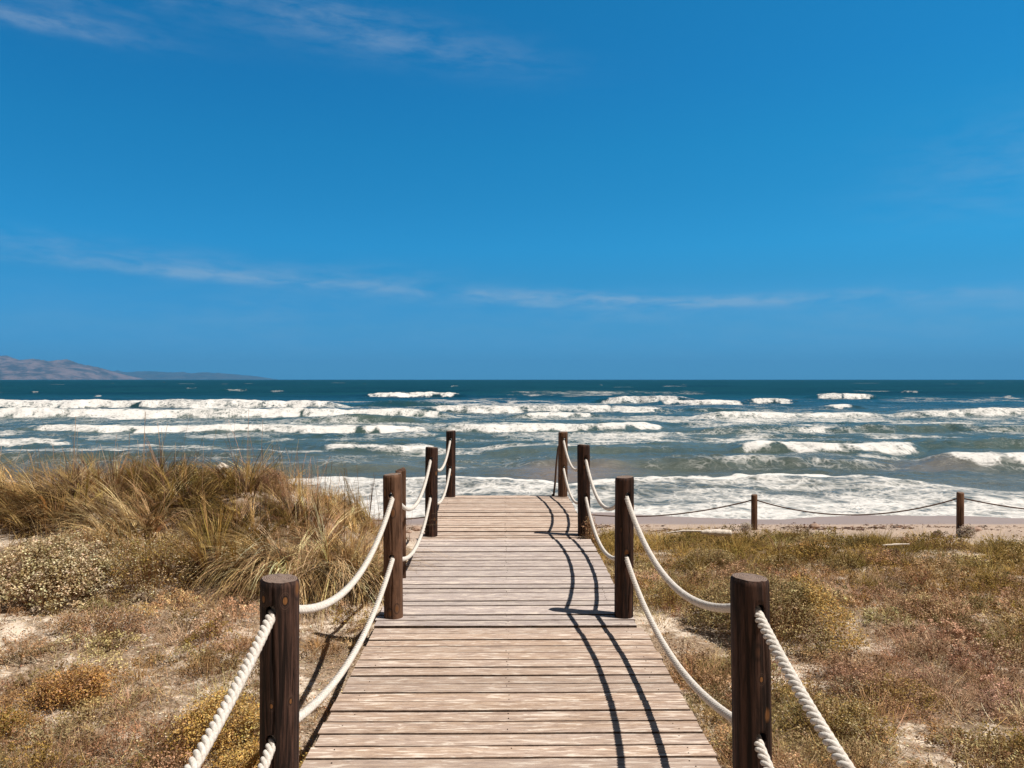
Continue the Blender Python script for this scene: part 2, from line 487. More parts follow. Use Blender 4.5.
M_rock = simple_mat('beach_stone', (0.24, 0.15, 0.11), (0.42, 0.30, 0.23), 18, 0.9)
M_wrack = simple_mat('dry_seaweed', (0.07, 0.035, 0.02), (0.20, 0.11, 0.07), 30, 0.9)


def hill_mat(name, a, b):
    m_, t = new_mat(name)
    pos = t.n('ShaderNodeTexCoord').outputs['Object']
    n = t.noise(t.scale(pos, (0.0035, 0.0022, 0.009)), 1.0, 8.0, 0.72)
    finish(t, t.n('ShaderNodeBsdfPrincipled', {'Base Color': t.mix(t.ss(n, .38, .62), C4(a), C4(b)), 'Roughness': 0.95, 'Specular IOR Level': 0.1}))
    return m_


# ------------------------------------------------------------------ terrain
PROF_Y = [-300, -20, 0, 3.4, 6, 8.6, 10.5, 12.5, 14.4, 20, 40, 80]
PROF_Z = [0.6, 0.0, -0.10, -0.15, -0.19, -0.33, -0.585, -0.765, -0.90, -1.25, -2.2, -3.4]
SEA_Z = -0.9


def ground_z(x, y):
    x = np.asarray(x, float); y = np.asarray(y, float)
    z = np.interp(y, PROF_Y, PROF_Z)
    lft = sst(-x, 1.0, 2.6)
    wob = 0.6 * (fbm(x * 0.35, y * 0.0, 31, 2) - 0.5)
    hum = lft * sst(y + wob, 5.3, 7.6) * (1 - sst(y + wob, 8.7, 11.0))
    z = z + hum * (0.56 + 0.25 * (fbm(x * 0.8, y * 0.8, 5, 3) - 0.5) + 0.05 * sst(-x, 3, 5))
    z = z + 0.10 * sst(-x, 1.0, 2.0) * sst(y, 3.5, 5.5) * (1 - sst(y, 9, 11))
    rough = (1 - sst(y, 11.5, 12.6))
    off = sst(np.abs(x - 0.02), 0.8, 1.3)
    z = z + rough * off * (0.12 * (fbm(x * 1.3, y * 1.3, 9, 3) - 0.5) + 0.05 * (fbm(x * 6, y * 6, 15, 3) - 0.5))
    return z


VEG_X = [-60, -6, -1, 1.0, 1.6, 3.5, 5.5, 8, 60]
VEG_Y = [10.5, 9.8, 9.2, 9.8, 11.1, 10.9, 9.3, 8.8, 8.7]


def veg_edge(x, y):
    return np.interp(x, VEG_X, VEG_Y) + 0.5 * (fbm(np.asarray(x) * 1.5, np.asarray(y) * 1.5, 44, 3) - 0.5)


def spread(fine_lo, fine_hi, step, lo, hi, n):
    a = np.arange(fine_lo, fine_hi + 1e-6, step)
    g = np.linspace(0, 1, n)[1:] ** 3
    return np.concatenate([(fine_lo + g * (lo - fine_lo))[::-1], a, fine_hi + g * (hi - fine_hi)])


xs = spread(-9, 10, 0.045, -600, 600, 40)
ys = spread(1.5, 16, 0.045, -300, 80, 40)
gx, gy = np.meshgrid(xs, ys)
gzv = ground_z(gx, gy)
vegm = 1 - sst(gy, veg_edge(gx, gy) - 0.3, veg_edge(gx, gy) + 0.25)
tag(mesh_np('ground', np.stack([gx, gy, gzv], -1), grid_faces(len(ys), len(xs)), M_ground, smooth=True, attrs={'veg': vegm}),
    kind='structure')

# ------------------------------------------------------------------ sea
K = (CAM_Z - SEA_Z) * FPX                       # distance = K / (rows below the horizon)
vrow = np.concatenate([[0.075, 0.12, 0.2, 0.35, 0.6], np.arange(0.9, 30, 0.22), np.arange(30, 70, 0.3), np.arange(70, 146, 0.45)])
D = (K / vrow)[::-1]
us = np.concatenate([np.linspace(-2.2, -0.75, 60)[:-1], np.linspace(-0.75, 0.75, 1250), np.linspace(0.75, 2.2, 60)[1:]])
U, DD = np.meshgrid(us, D)
X, Y = U * DD, DD
PXU = 503.8 + FPX * us
PX = 503.8 + FPX * U                              # bearing
V = K / DD                                        # rows below the horizon on still water
zz = np.zeros_like(X)
foam = np.zeros_like(X)
sed = np.zeros_like(X)


def breaker(px0, px1, ytop, ybot, f0=0.0, trail=0.7, amt=1.0, seed=0, ends=(40, 40), wob=0.35):
    """One wave: front foot and crest rows give its distance and height; f0 = share of the front face that stays bare."""
    db = K / (ybot - 379.5)
    wf = 0.5 + 0.025 * db
    hc = (CAM_Z - SEA_Z) - (ytop - 379.5) * (db + wf) / FPX
    hc = max(hc * (0.78 if db > 32 else 0.95), 0.06)
    wf = max(wf, 1.1 * hc)
    wb = 2.5 + 5.0 * hc
    r0, r1 = np.searchsorted(D, [db * 0.85 - 2, db * 1.12 + 5 * wb])
    c0, c1 = np.searchsorted(PXU, [px0 - 20, px1 + 20])
    if r1 <= r0 or c1 <= c0: return
    sl_ = np.s_[r0:r1, c0:c1]
    px, x, dd_ = PXU[c0:c1], X[sl_], DD[sl_]
    along = sst(px, px0, px0 + ends[0]) * (1 - sst(px, px1 - ends[1], px1))
    dj = db * (1 + 0.14 * wob * (fbm(px / 60.0, px * 0 + seed, seed, 3) - 0.5)) 
    s_ = dd_ - dj[None, :] + 1.3 * wf * (fbm(x * 0.5, dd_ * 0.35, seed + 2, 4) - .5)
    hv = hc * (0.62 + 0.66 * fbm(x * (12 / db), dd_ * 0.30, seed + 50, 4)) * np.sqrt(along)[None, :]
    prof = sst(s_, 0, wf) * np.exp(-np.maximum(s_ - wf, 0) / wb)
    zz[sl_] = np.maximum(zz[sl_], hv * prof)
    if amt <= 0: return
    rag = (fbm(x * 1.3, dd_ * 0.5, seed + 7, 4) - 0.5)
    blot = fbm(x * 0.35 + seed, dd_ * 0.3, seed + 9, 4)
    a2 = sst(along[None, :] + rag * 1.4, 0.25, 0.85)
    lo = f0 * wf
    blot = .55 * blot + .45 * fbm(x * 0.07, dd_ * 0.30, seed + 17, 3)
    fr = sst(s_ + rag * 1.5 * wf, lo - (0.3 + .5 * f0) * wf, lo + (0.3 + .5 * f0) * wf) * (1 - sst(s_ + rag * wf, wf * 1.2, wf * 1.4 + 0.5 + 0.4 * wb)) * (0.52 + 0.62 * blot)
    tr = trail * sst(s_ + rag * wf, lo, lo + wf) * np.exp(-np.maximum(s_ - wf, 0) / (1.5 * wb)) * (0.45 + 0.75 * blot)
    # spent foam pushed ahead of the front
    ah = 0.55 * trail * sst(s_, -3.5 * wf, -0.2 * wf) * (1 - sst(s_, 0, wf)) * sst(blot, .45, .65) * (1 if f0 < .3 else 0)
    foam[sl_] = np.maximum(foam[sl_], amt * a2 * np.maximum(np.maximum(fr, tr), ah))


def lace(px0, px1, y0, y1, amt, soft=30, seed=0):
    v0, v1 = y0 - 379.5, y1 - 379.5
    e = 0.3 * (v1 - v0)
    a = sst(PX, px0 - soft, px0 + soft) * (1 - sst(PX, px1 - soft, px1 + soft)) * sst(V, v0 - e * .5, v0 + e) * (1 - sst(V, v1 - e, v1 + e * .5))
    n = fbm(X * 0.25, Y * 0.12, 90 + seed, 4)
    n = .5 * n + .5 * fbm(X * 0.9, Y * 0.35, 95 + seed, 3)
    np.maximum(foam, amt * a * (.25 + .75 * sst(n, 0.35, 0.62)), out=foam)


BR = [(-900, 352, 397.5, 408, 0, .9), (-900, 458, 405.5, 418, 0, .9), (6, 440, 423, 432.5, .05, .8), (-700, 88, 438, 448, .15, .6),
      (300, 455, 443.5, 454, .4, .4), (350, 478, 390, 397, .05, .5), (-900, 120, 399, 406, 0, .8),
      (585, 708, 395, 404, .1, .7), (415, 682, 404, 413, 0, .9), (500, 612, 411, 418.5, .2, .6), (425, 678, 422, 431.5, 0, .8),
      (800, 892, 392, 399, 0, .5), (728, 812, 397, 404.5, .1, .5), (806, 878, 402, 409.5, 0, .5), (884, 1600, 406, 417, .1, .8),
      (690, 900, 411, 419, .3, .8), (722, 934, 443, 456.5, .38, .6), (922, 1700, 453, 468, .15, .5), (930, 1024, 426, 431, .5, .4),
      (640, 760, 399, 405, .1, .5), (440, 530, 407, 412, .2, .7), (780, 860, 427, 434, .3, .6)]
for i, b in enumerate(BR):
    breaker(*b, seed=140 + 13 * i)
# unbroken faces: a swell without foam
for i, b in enumerate([(660, 1100, 423, 434), (480, 720, 444, 457), (270, 440, 411, 424), (880, 1300, 438, 452), (-600, 300, 450, 462), (500, 900, 456, 470), (660, 760, 404, 412), (340, 460, 398, 406), (100, 420, 462, 474)]):
    breaker(*b, f0=0.75, trail=0.15, amt=0.45, seed=700 + 13 * i, ends=(80, 80))
for i, b in enumerate([(92, 108, 395, 397.4), (182, 203, 386.6, 388.6), (214, 258, 388.2, 391), (448, 462, 385, 387.2), (900, 926, 390.4, 392.6), (266, 290, 389.8, 391.8),
                       (552, 560, 383.5, 385), (596, 606, 384, 385.6), (110, 120, 382.6, 383.8), (160, 168, 381.3, 382.4), (395, 410, 391, 393), (800, 806, 381.0, 382.2), (30, 46, 391, 393),
                       (1004, 1020, 396, 398.5), (680, 690, 383, 384.4), (362, 368, 382.8, 384.2)]):
    breaker(*b, f0=0, trail=.3, amt=.66, seed=900 + 7 * i, ends=((b[1] - b[0]) * .45, (b[1] - b[0]) * .45), wob=0.1)
for i, a in enumerate([(-300, 540, 431, 444, .62), (420, 560, 397, 412, .7), (500, 1100, 430, 447, .62), (560, 780, 431, 449, .72), (680, 1300, 411, 436, .68),
                       (-300, 70, 430, 440, .65), (-300, 1300, 403, 432, .5), (150, 430, 455, 470, .42), (430, 1300, 455, 474, .36), (500, 640, 390, 397, .6), (-300, 300, 444, 470, .40),
                       (880, 1300, 396, 404, .55), (520, 720, 390, 396, .5)]):
    lace(*a, seed=i * 5)
# long streaks of old foam drifting between the breakers
st_ = fbm(X * 0.055, Y * 0.22, 203, 4)
zone = sst(V, 15, 24) * (1 - sst(V, 52, 66)) * (.55 + .45 * sst(fbm(X * .02, Y * .03, 207, 2), .35, .6))
np.maximum(foam, 0.66 * zone * sst(st_, 0.47, 0.66), out=foam)
st_ = fbm(X * 0.16, Y * 0.5, 213, 4)
zone = sst(V, 48, 62) * (1 - sst(V, 84, 98))
np.maximum(foam, 0.62 * zone * sst(st_, 0.48, 0.66), out=foam)
# the last small wave running up the beach, and its spent foam
top = 478.5 - 4 * np.exp(-((PX - 810) / 75.0) ** 2) + 15 * sst(PX, 850, 1010) + 5 * np.exp(-((PX - 560) / 60.0) ** 2) + 3 * (fbm(PX / 30.0, PX * 0, 71, 3) - 0.5)
vt = top - 379.5
rn = fbm(X * 0.9, Y * 0.9, 81, 4)
edge = sst(V + (rn - .5) * 7, vt - 0.5, vt + 2.0)
lacy = 0.70 - 0.10 * sst(PX, 850, 1000) - 0.20 * sst(fbm(X * .35, Y * .7, 83, 3), .5, .68)
foam = np.where(V > vt - 8, np.maximum(foam * (1 - edge), edge * np.maximum(lacy, 1.0 * (1 - sst(V, vt + 3, vt + 9)) * (1 - .4 * sst(PX, 850, 950)))), foam)
zz = zz + 0.10 * sst(V, vt - 2, vt + 5) * (1 - sst(V, vt + 8, vt + 26))
foam = np.maximum(foam, 0.80 * sst(V + (rn - .5) * 14, 124, 128))
# muddy backwash
sed = np.maximum(sed, 0.75 * np.exp(-((PX - 570) / 75.0) ** 2) * sst(V, 84, 92) * (1 - sst(V, vt - 3, vt + 3)))
sed = np.maximum(sed, 0.20 * sst(V, 66, 104) + 0.08 * sst(V, 36, 62) * fbm(X * .15, Y * .3, 21, 3))
sed = np.maximum(sed, 0.5 * np.exp(-((PX - 940) / 70.0) ** 2 - ((V - 88) / 8.0) ** 2))
zz = zz + 0.12 * np.exp(-((PX - 570) / 80.0) ** 2) * np.exp(-((V - 95) / 5.0) ** 2)
# chop on everything, dying at the beach
near = (1 - sst(V, 104, 128))
chop = 0.30 * (fbm(X * 0.10, Y * 0.28, 51, 3) - .5) * sst(DD, 25, 80) + 0.22 * (fbm(X * 0.5, Y * 1.0, 55, 4) - .5) + 0.08 * (fbm(X * 2.2, Y * 3.2, 58, 3) - .5) * (1 - sst(DD, 40, 90))
chop = chop * (1 - sst(DD, 150, 700))
zz = zz + chop * near
lob = 0.15 * (fbm(X * 0.45, X * 0 + 2.0, 66, 3) - .5) + 0.02 * (fbm(X * 2.5, Y * 0, 67, 2) - .5)
zz = zz + sst(V, 110, 130) * (lob + 0.035)
rndcap = fbm(X * 0.05, Y * 0.035, 77, 3)
foam = np.maximum(foam, 0.6 * sst(rndcap, 0.77, 0.84) * (1 - sst(V, 11, 16)) * sst(V, 1.0, 3.0))
shallow = sst(V + 6 * (fbm(PX / 90.0, V / 9.0, 33, 3) - .5), 18, 44)
sea = mesh_np('sea', np.stack([X, Y, SEA_Z + zz], -1), grid_faces(len(D), len(us)), M_sea, smooth=True,
              attrs={'foam': foam, 'sed': sed, 'shallow': shallow})
tag(sea, kind='structure')

# ------------------------------------------------------------------ far hills
def hill(name, pts, dist, depth, mat, seed):
    px = np.linspace(pts[0][0], pts[-1][0], 420)
    hy = np.interp(px, [p[0] for p in pts], [p[1] for p in pts])
    ht = np.maximum((379.5 - hy) / FPX * dist, -25)
    ht = ht * (0.93 + 0.14 * fbm(px / 4.0, px * 0, seed + 9, 4))
    n = 60
    rows = []
    for k in range(n):
        t = k / (n - 1)
        gul = fbm(px / 5.0 + 1.5 * t, px * 0 + t * 1.5, seed, 5)
        y = dist - depth * (1 - t) + depth * 0.55 * (gul - 0.5) * math.sin(math.pi * min(1, t * 1.02))
        crag = fbm(px / 2.5, px * 0 + t * 9, seed + 4, 4) - .5
        z = ht * t ** 0.75 + ht * 0.22 * crag * math.sin(math.pi * t) - 25 * (1 - t)
        rows.append(np.stack([(px - 503.8) / FPX * dist, y + 0 * px, z], -1))
    for k in range(1, 12):
        t = k / 11
        rows.append(np.stack([(px - 503.8) / FPX * dist, np.full_like(px, dist + depth * 0.7 * t), ht * (1 - t) - 25 * t], -1))
    o = mesh_np(name, np.stack(rows), grid_faces(len(rows), len(px)), mat, smooth=False)
    return tag(o, kind='structure')


hill('hills', [(-420, 360), (-300, 352), (-180, 358), (-90, 350), (-30, 354), (0, 355.5), (10, 356.5), (22, 360), (33, 359.3), (42, 358.8), (52, 361.5), (62, 359.8), (70, 360), (80, 363.5),
               (92, 365.5), (100, 367), (107, 370.5), (112, 376), (117, 381)], 13000, 2600, hill_mat('bare_rock_slopes', (0.05, 0.04, 0.035), (0.20, 0.135, 0.115)), 3)
hill('distant_hills', [(90, 372), (112, 371.2), (120, 370.8), (130, 372.5), (145, 371), (160, 371.4), (172, 372.3), (185, 372), (192, 373.2), (205, 372.4), (222, 373), (240, 374.6), (258, 376.2), (268, 378), (272, 381)],
     19000, 2500, hill_mat('distant_slopes', (0.03, 0.03, 0.028), (0.07, 0.06, 0.05)), 8)

# ------------------------------------------------------------------ boardwalk
walk = empty('boardwalk', (0.03, 5.0, 0))
tag(walk, 'weathered wooden plank boardwalk leading between rope posts down to the sea', 'boardwalk')
rng = np.random.default_rng(5)


def plank_section(y0, y1, pitch, xl, xr, mat, label, zoff=0.0, ang=0.0):
    vs_, fs_, cs_, mi_ = [], [], [], []
    n0 = 0
    y = y0
    while y < y1 - 0.02:
        wd = pitch * rng.uniform(0.95, 1.06)
        gap = rng.uniform(0.0085, 0.0155)
        a, b = y, min(y + wd, y1) - gap
        l, r = xl + rng.normal(0, .004), xr + rng.normal(0, .004)
        nx = 26
        px_ = np.linspace(l, r, nx)
        z0 = zoff + rng.normal(0, 0.0022)
        cup = rng.uniform(-0.001, 0.0025)
        skew = rng.normal(0, 0.0022)
        wv1 = 0.007 * (fbm(px_ * 5.0, px_ * 0 + y * 9, 3, 4) - .5)
        wv2 = 0.007 * (fbm(px_ * 5.0, px_ * 0 + y * 9 + 50, 3, 4) - .5)
        bz = 0.004 * (fbm(px_ * 1.2, px_ * 0 + y * 5, 6, 2) - .5)
        sk = skew * (px_ - 0.03) + ang * (px_ - 0.03)
        bev = 0.0022
        rows = [(a + wv1 + sk, z0 - 0.032 + 0 * bz), (a + wv1 + sk, z0 - bev + bz), (a + bev + wv1 + sk, z0 + bz + cup),
                ((a + b) / 2 + sk, z0 + bz), (b - bev + wv2 + sk, z0 + bz + cup), (b + wv2 + sk, z0 - bev + bz), (b + wv2 + sk, z0 - 0.032 + 0 * bz)]
        Vv = np.concatenate([np.stack([px_, yy, zz_], -1) for yy, zz_ in rows])
        Ff = grid_faces(len(rows), nx)
        m = len(rows)
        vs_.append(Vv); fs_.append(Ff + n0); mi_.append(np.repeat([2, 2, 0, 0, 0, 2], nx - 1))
        # plank ends
        for e in (0, nx - 1):
            idx = [k * nx + e for k in range(m)]
            q = [[idx[0], idx[1], idx[5], idx[6]], [idx[1], idx[2], idx[4], idx[5]]]
            q = np.array(q if e == 0 else [z[::-1] for z in q])
            fs_.append(q + n0); mi_.append(np.zeros(len(q)))
        n0 += len(Vv)
        cs_.append(np.tile(rng.uniform(0, 1, 3), (len(Vv), 1)))
        # two nail heads over each bearer
        for bx in (l + 0.11, 0.02 + rng.normal(0, .004), r - 0.11):
            for fy in (0.25, 0.75):
                if rng.uniform() < .35: continue
                cxn, cyn = bx + rng.normal(0, .008), a + (b - a) * fy + rng.normal(0, .004) + ang * (bx - .03)
                th = np.arange(6) * np.pi / 3
                zc = z0 + cup + 0.0018
                Vn = np.concatenate([np.stack([cxn + .0030 * np.cos(th), cyn + .0030 * np.sin(th), np.full(6, zc)], -1),
                                     np.stack([cxn + .0038 * np.cos(th), cyn + .0038 * np.sin(th), np.full(6, zc - .006)], -1)])
                k = np.arange(6)
                Fn = np.concatenate([[[0, 1, 2, 3], [0, 3, 4, 5]], np.stack([k + 6, (k + 1) % 6 + 6, (k + 1) % 6, k], 1)])
                vs_.append(Vn); fs_.append(Fn + n0); mi_.append(np.ones(len(Fn))); cs_.append(np.full((12, 3), .5)); n0 += 12
        y += wd
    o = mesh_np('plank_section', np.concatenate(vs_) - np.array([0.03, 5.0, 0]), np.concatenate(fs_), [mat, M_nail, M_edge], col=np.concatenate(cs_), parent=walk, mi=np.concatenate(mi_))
    o['label'] = label
    return o


plank_section(-1.2, 4.98, 0.114, -0.832, 0.904, M_deck_tan, 'tan weathered planks of the near stretch')
plank_section(4.98, 7.68, 0.112, -0.845, 0.868, M_deck_grey, 'greyer smoother planks of the middle stretch', 0.003)
plank_section(7.68, 10.62, 0.108, -0.845, 0.880, M_deck_far, 'sandy planks at the seaward end', -0.004)
for bx in (-0.72, 0.02, 0.75):
    mb = MB()
    mb.add([(bx + sx * .045 - .03, yy - 5, zc) for yy in (-1.1, 10.55) for sx in (-1, 1) for zc in (-.036, -.175)],
           [(0, 1, 3, 2), (4, 6, 7, 5), (0, 2, 6, 4), (1, 5, 7, 3), (0, 4, 5, 1), (2, 3, 7, 6)])
    mb.build('support_beam', M_beam, walk)

# ------------------------------------------------------------------ posts
def post_mesh(name, rad, z_bot, z_top, mats, seed, holes=(), cracks=(), bevel=0.006, lean=(0, 0)):
    """Round timber post along z with end grain on top, drying cracks and rope holes bored through along y."""
    r_ = np.random.default_rng(seed)
    sides = 96
    th = np.arange(sides) * 2 * np.pi / sides
    H = z_top - z_bot
    zs = np.concatenate([np.linspace(0, H - 0.02, 36), [H - bevel * 1.1, H - bevel * .3, H]])
    rows = []
    for z in zs:
        rr = rad * (1 + 0.018 * np.sin(th * 2 + seed) + 0.012 * np.sin(3 * th + seed * 2 + z * 2.5) + 0.012 * (fbm(np.cos(th) * 2 + 5, np.sin(th) * 2 + z * 2 + seed, seed, 3) - .5) * 2)
        for (c, wd, dp, zlo, ph) in cracks:
            cc = c + 0.05 * math.sin(z * 9 + ph) + 0.03 * math.sin(z * 23 + ph)
            dth = np.abs((th - cc + np.pi) % (2 * np.pi) - np.pi)
            rr = rr - dp * np.exp(-(dth / wd) ** 2) * (0.0 if z < zlo else 1.0)
        if z > H - bevel * .5: rr = rr - bevel
        elif z > H - bevel * 1.2 and z > H - 0.019: rr = rr - bevel * .25
        zt = z + 0 * th
        if z > H - 0.019: zt = zt + 0.004 * np.sin(th + seed) + 0.003 * (fbm(np.cos(th) * 3 + seed, np.sin(th) * 3, seed, 2) - .5)
        rows.append(np.stack([rr * np.cos(th) + lean[0] * z, rr * np.sin(th) + lean[1] * z, zt], -1))
    n = len(rows)
    V = np.concatenate(rows)
    i = np.arange(n - 1)[:, None] * sides; j = np.arange(sides)[None, :]
    F = np.stack([i + j, i + (j + 1) % sides, i + sides + (j + 1) % sides, i + sides + j], -1).reshape(-1, 4)
    mi = [0] * len(F)
    inner = rows[-1] * np.array([.55, .55, 1]) + np.array([0, 0, .0015])
    V = np.concatenate([V, inner, [inner.mean(0)], [[0, 0, 0]]])
    a0 = (n - 1) * sides; b0 = n * sides; cen = b0 + sides
    k = np.arange(sides)
    F = np.concatenate([F, np.stack([a0 + k, a0 + (k + 1) % sides, b0 + (k + 1) % sides, b0 + k], 1)])
    mi += [1] * sides
    tri = np.stack([b0 + k, b0 + (k + 1) % sides, np.full(sides, cen)], 1)
    trib = np.stack([(k + 1) % sides, k, np.full(sides, cen + 1)], 1)
    me = bpy.data.meshes.new(name)
    me.from_pydata([tuple(v) for v in V], [], [tuple(int(x) for x in f) for f in F] + [tuple(int(x) for x in f) for f in tri] + [tuple(int(x) for x in f) for f in trib])
    me.polygons.foreach_set('material_index', mi + [1] * sides + [0] * sides)
    me.polygons.foreach_set('use_smooth', [True] * sides * (n - 1) + [False] * sides * 3)
    for m_ in mats: me.materials.append(m_)
    me.update()
    o = bpy.data.objects.new(name, me)
    COL.objects.link(o)
    if holes:
        cut = MB()
        for (hx, hz) in holes:
            cut.tube([(hx, -.3, hz), (hx, 0, hz), (hx, .3, hz)], 0.0178, 20)
        c = cut.build('hole_cutter', mats[0])
        md = o.modifiers.new('holes', 'BOOLEAN'); md.operation = 'DIFFERENCE'; md.object = c; md.solver = 'EXACT'
        dg = bpy.context.evaluated_depsgraph_get()
        me2 = bpy.data.meshes.new_from_object(o.evaluated_get(dg))
        o.modifiers.clear()
        o.data = me2
        bpy.data.objects.remove(c)
    return o


POST_Y = [2.50, 5.17, 7.89, 10.49]
POST_L = [(279, 'l'), (394, 'l'), (431, 'l'), (450.5, 'l')]
PXL, PXR = [279.3, 394, 431, 450.5], [750.5, 623.8, 584.5, 562.5]
TOP_L, TOP_R = [0.955, 0.965, 0.905, 0.902], [0.955, 0.945, 0.93, 0.885]
HOLE = [(0.865, 0.455), (0.83, 0.42), (0.79, 0.405), (0.785, 0.405)]
RADS = [0.0625, 0.0625, 0.066, 0.064]
ORD = ['nearest', 'second', 'third', 'farthest']
DESC_L = ['dark cracked round post with orange knots at the near left edge of the boardwalk', 'lighter brown weathered post beside the grass mound, second on the left of the boardwalk',
          'dark stained post third on the left side of the boardwalk', 'dark post with a rust brown foot at the seaward left end of the boardwalk']
DESC_R = ['dark upright post with sawn top at the near right edge of the boardwalk', 'dark stained post casting its shadow on the greyer planks, second on the right',
          'dark post with dry twigs round its foot, third on the right side', 'brown weathered post at the seaward right end with a loose rope hanging']
HOLES = {}
for side, PXS, TOPS, DESC in (('L', PXL, TOP_L, DESC_L), ('R', PXR, TOP_R, DESC_R)):
    for k in range(4):
        y = POST_Y[k]
        x = (PXS[k] - 503.8) * y / FPX
        zb = float(np.interp(y, PROF_Y, PROF_Z)) - 0.15
        hx = {('L', 0): -0.010}.get((side, k), 0.012 if side == 'R' else -0.002)
        mats = [M_post_knotty if (side, k) == ('L', 0) else M_post_near if (side, k) == ('R', 0) else M_post_brown if (side, k) in (('L', 1), ('R', 3)) else M_post_dark, M_end]
        cr = [(-1.62 if side == 'L' else -1.1, .035, .010, 0.2, k), (0.3 + k, .03, .007, .5, k + 2.), (-0.55, .022, .007, .35, k + 4.), (-2.5, .02, .003, .5, k + 1.)]
        o = post_mesh('rope_post', RADS[k], zb, TOPS[k], mats, 11 + k * 3 + (50 if side == 'R' else 0), [(hx, h - zb) for h in HOLE[k]], cr)
        o.location = (x, y, zb)
        o.rotation_euler = (R((.0, .3, -.3, .2)[k]), R((.1, -.4, .3, .2)[k] if side == 'L' else (-.9, .3, -.3, .3)[k]), 0)
        if (side, k) == ('R', 0): o.location.x += .021
        tag(o, DESC[k], 'post', 'round posts along the boardwalk')
        HOLES[side, k] = [Vector((x + hx, y, h)) for h in HOLE[k]]


# ------------------------------------------------------------------ ropes
def rope_mesh(name, a, b, sag, Rr, pitch, mat, sides=7, skew=0.0, spp=11):
    a, b = np.array(a), np.array(b)
    L = np.linalg.norm(b - a) * (1 + 2.6 * (sag / np.linalg.norm(b - a)) ** 2)
    n = max(int(L / pitch * spp), 12)
    t = np.linspace(0, 1, n)
    c = a + (b - a) * t[:, None]
    c[:, 2] -= 4 * sag * t * (1 - t) * (1 + skew * (t - .5))
    tg = np.gradient(c, axis=0); ds = np.linalg.norm(tg, axis=1); tg /= ds[:, None]
    s = np.cumsum(ds) - ds[0]
    side = np.cross(tg, [0, 0, 1.0]); side /= np.linalg.norm(side, axis=1)[:, None]
    up = np.cross(side, tg)
    mb = MB()
    for k in range(3):
        ph = 2 * np.pi * (s / pitch + k / 3)
        pts = c + Rr * 0.60 * (np.cos(ph)[:, None] * side + np.sin(ph)[:, None] * up)
        mb.tube(pts, Rr * 0.46, sides)
    return mb.build(name, mat, smooth=True)


SAG = {('L', 0, 0): .25, ('L', 0, 1): .19, ('R', 0, 0): .25, ('R', 0, 1): .19}
sp_name = ['between the nearest and second', 'between the second and third', 'between the third and farthest']
for side in 'LR':
    sd = 'left' if side == 'L' else 'right'
    for h in (0, 1):
        lv = ('upper', 'lower')[h]
        for k in range(3):
            sag = (0.245, 0.19)[h] if k == 0 else (0.27, 0.235)[h] if k == 1 else (0.25, 0.24)[h]
            o = rope_mesh('rope', HOLES[side, k][h], HOLES[side, k + 1][h], sag, 0.0160, 0.074, M_rope, 7 if k == 0 else 5, spp=11 if k == 0 else 7)
            tag(o, f'{lv} white twisted rope sagging {sp_name[k]} {sd} posts', 'rope', 'white ropes along the boardwalk')
        q = HOLES[side, 0][h]
        o = rope_mesh('rope', Vector((q.x - (.005 if side == 'L' else -.012), -0.15, q.z - .01)), q, 0.245, 0.0170, 0.080, M_rope, 9, spp=14)
        tag(o, f'{lv} white twisted rope running from the nearest {sd} post towards the viewer', 'rope', 'white ropes along the boardwalk')
# loose end behind the farthest right post
e = HOLES['R', 3][0]
mb = MB()
pts = [(e.x, e.y + .0, e.z), (e.x - .02, e.y + .07, e.z - .02), (e.x - .065, e.y + .10, e.z - .12), (e.x - .088, e.y + .11, e.z - .35), (e.x - .105, e.y + .115, e.z - .62), (e.x - .125, e.y + .11, e.z - .785), (e.x - .14, e.y + .06, e.z - .772)]
tt = np.linspace(0, 1, 30)
pp = np.stack([np.interp(tt, np.linspace(0, 1, len(pts)), [p[i] for p in pts]) for i in range(3)], -1)
mb.tube(pp, np.linspace(.011, .016, 30), 8)
tag(mb.build('loose_rope', M_rope_dark, smooth=True), 'dark loose rope end hanging behind the farthest right post', 'rope')

# ------------------------------------------------------------------ low rope fence at the beach
FP = [(1250, 494, 9.5, 7.5, None), (963.5, 493, 10.5, 0, 'brown fence post in the sand with a pale plant at its foot'),
      (755.3, 495, 11.5, 0, 'brown fence post standing alone before the shore foam, right of the boardwalk'),
      (580.5, 512, 12.2, 0, 'low fence post mostly hidden behind the third right boardwalk post'),
      (431.5, 512, 12.9, 0, 'low fence post hidden behind the third left boardwalk post'),
      (255, 506, 13.2, 0, None)]
fpos = []
for k, (px, py, d, _, lab) in enumerate(FP):
    p = P(px, py, d)
    gb = float(ground_z(p.x, p.y))
    fpos.append(p)
    if lab:
        o = post_mesh('fence_post', 0.045 if k != 1 else 0.048, gb - .2, p.z, [M_post_brown, M_end], 200 + k, (), [(-1.2, .04, .003, .1, 1.)])
        o.location = (p.x, p.y, gb - .2)
        tag(o, lab, 'fence post', 'low fence posts along the beach')
labs = ['thin brown rope running from the farther right fence post out past the shrubs', 'thin brown rope sagging between the two fence posts right of the boardwalk',
        'thin brown rope sagging from the lone fence post towards the boardwalk end', 'thin brown rope passing below the seaward end of the boardwalk', 'thin brown rope leaving the boardwalk towards the grass mound']
for k in range(5):
    a, b = fpos[k].copy(), fpos[k + 1].copy()
    a.z -= .075 if k != 3 else .03; b.z -= .075 if k != 2 else .03
    if k == 3: b.z += .0
    o = rope_mesh('fence_rope', a, b, (0.20, 0.235, 0.13, 0.12, 0.12)[k], 0.0105, 0.05, M_rope_dark, 5, spp=6)
    tag(o, labs[k], 'rope', 'thin ropes of the beach fence')

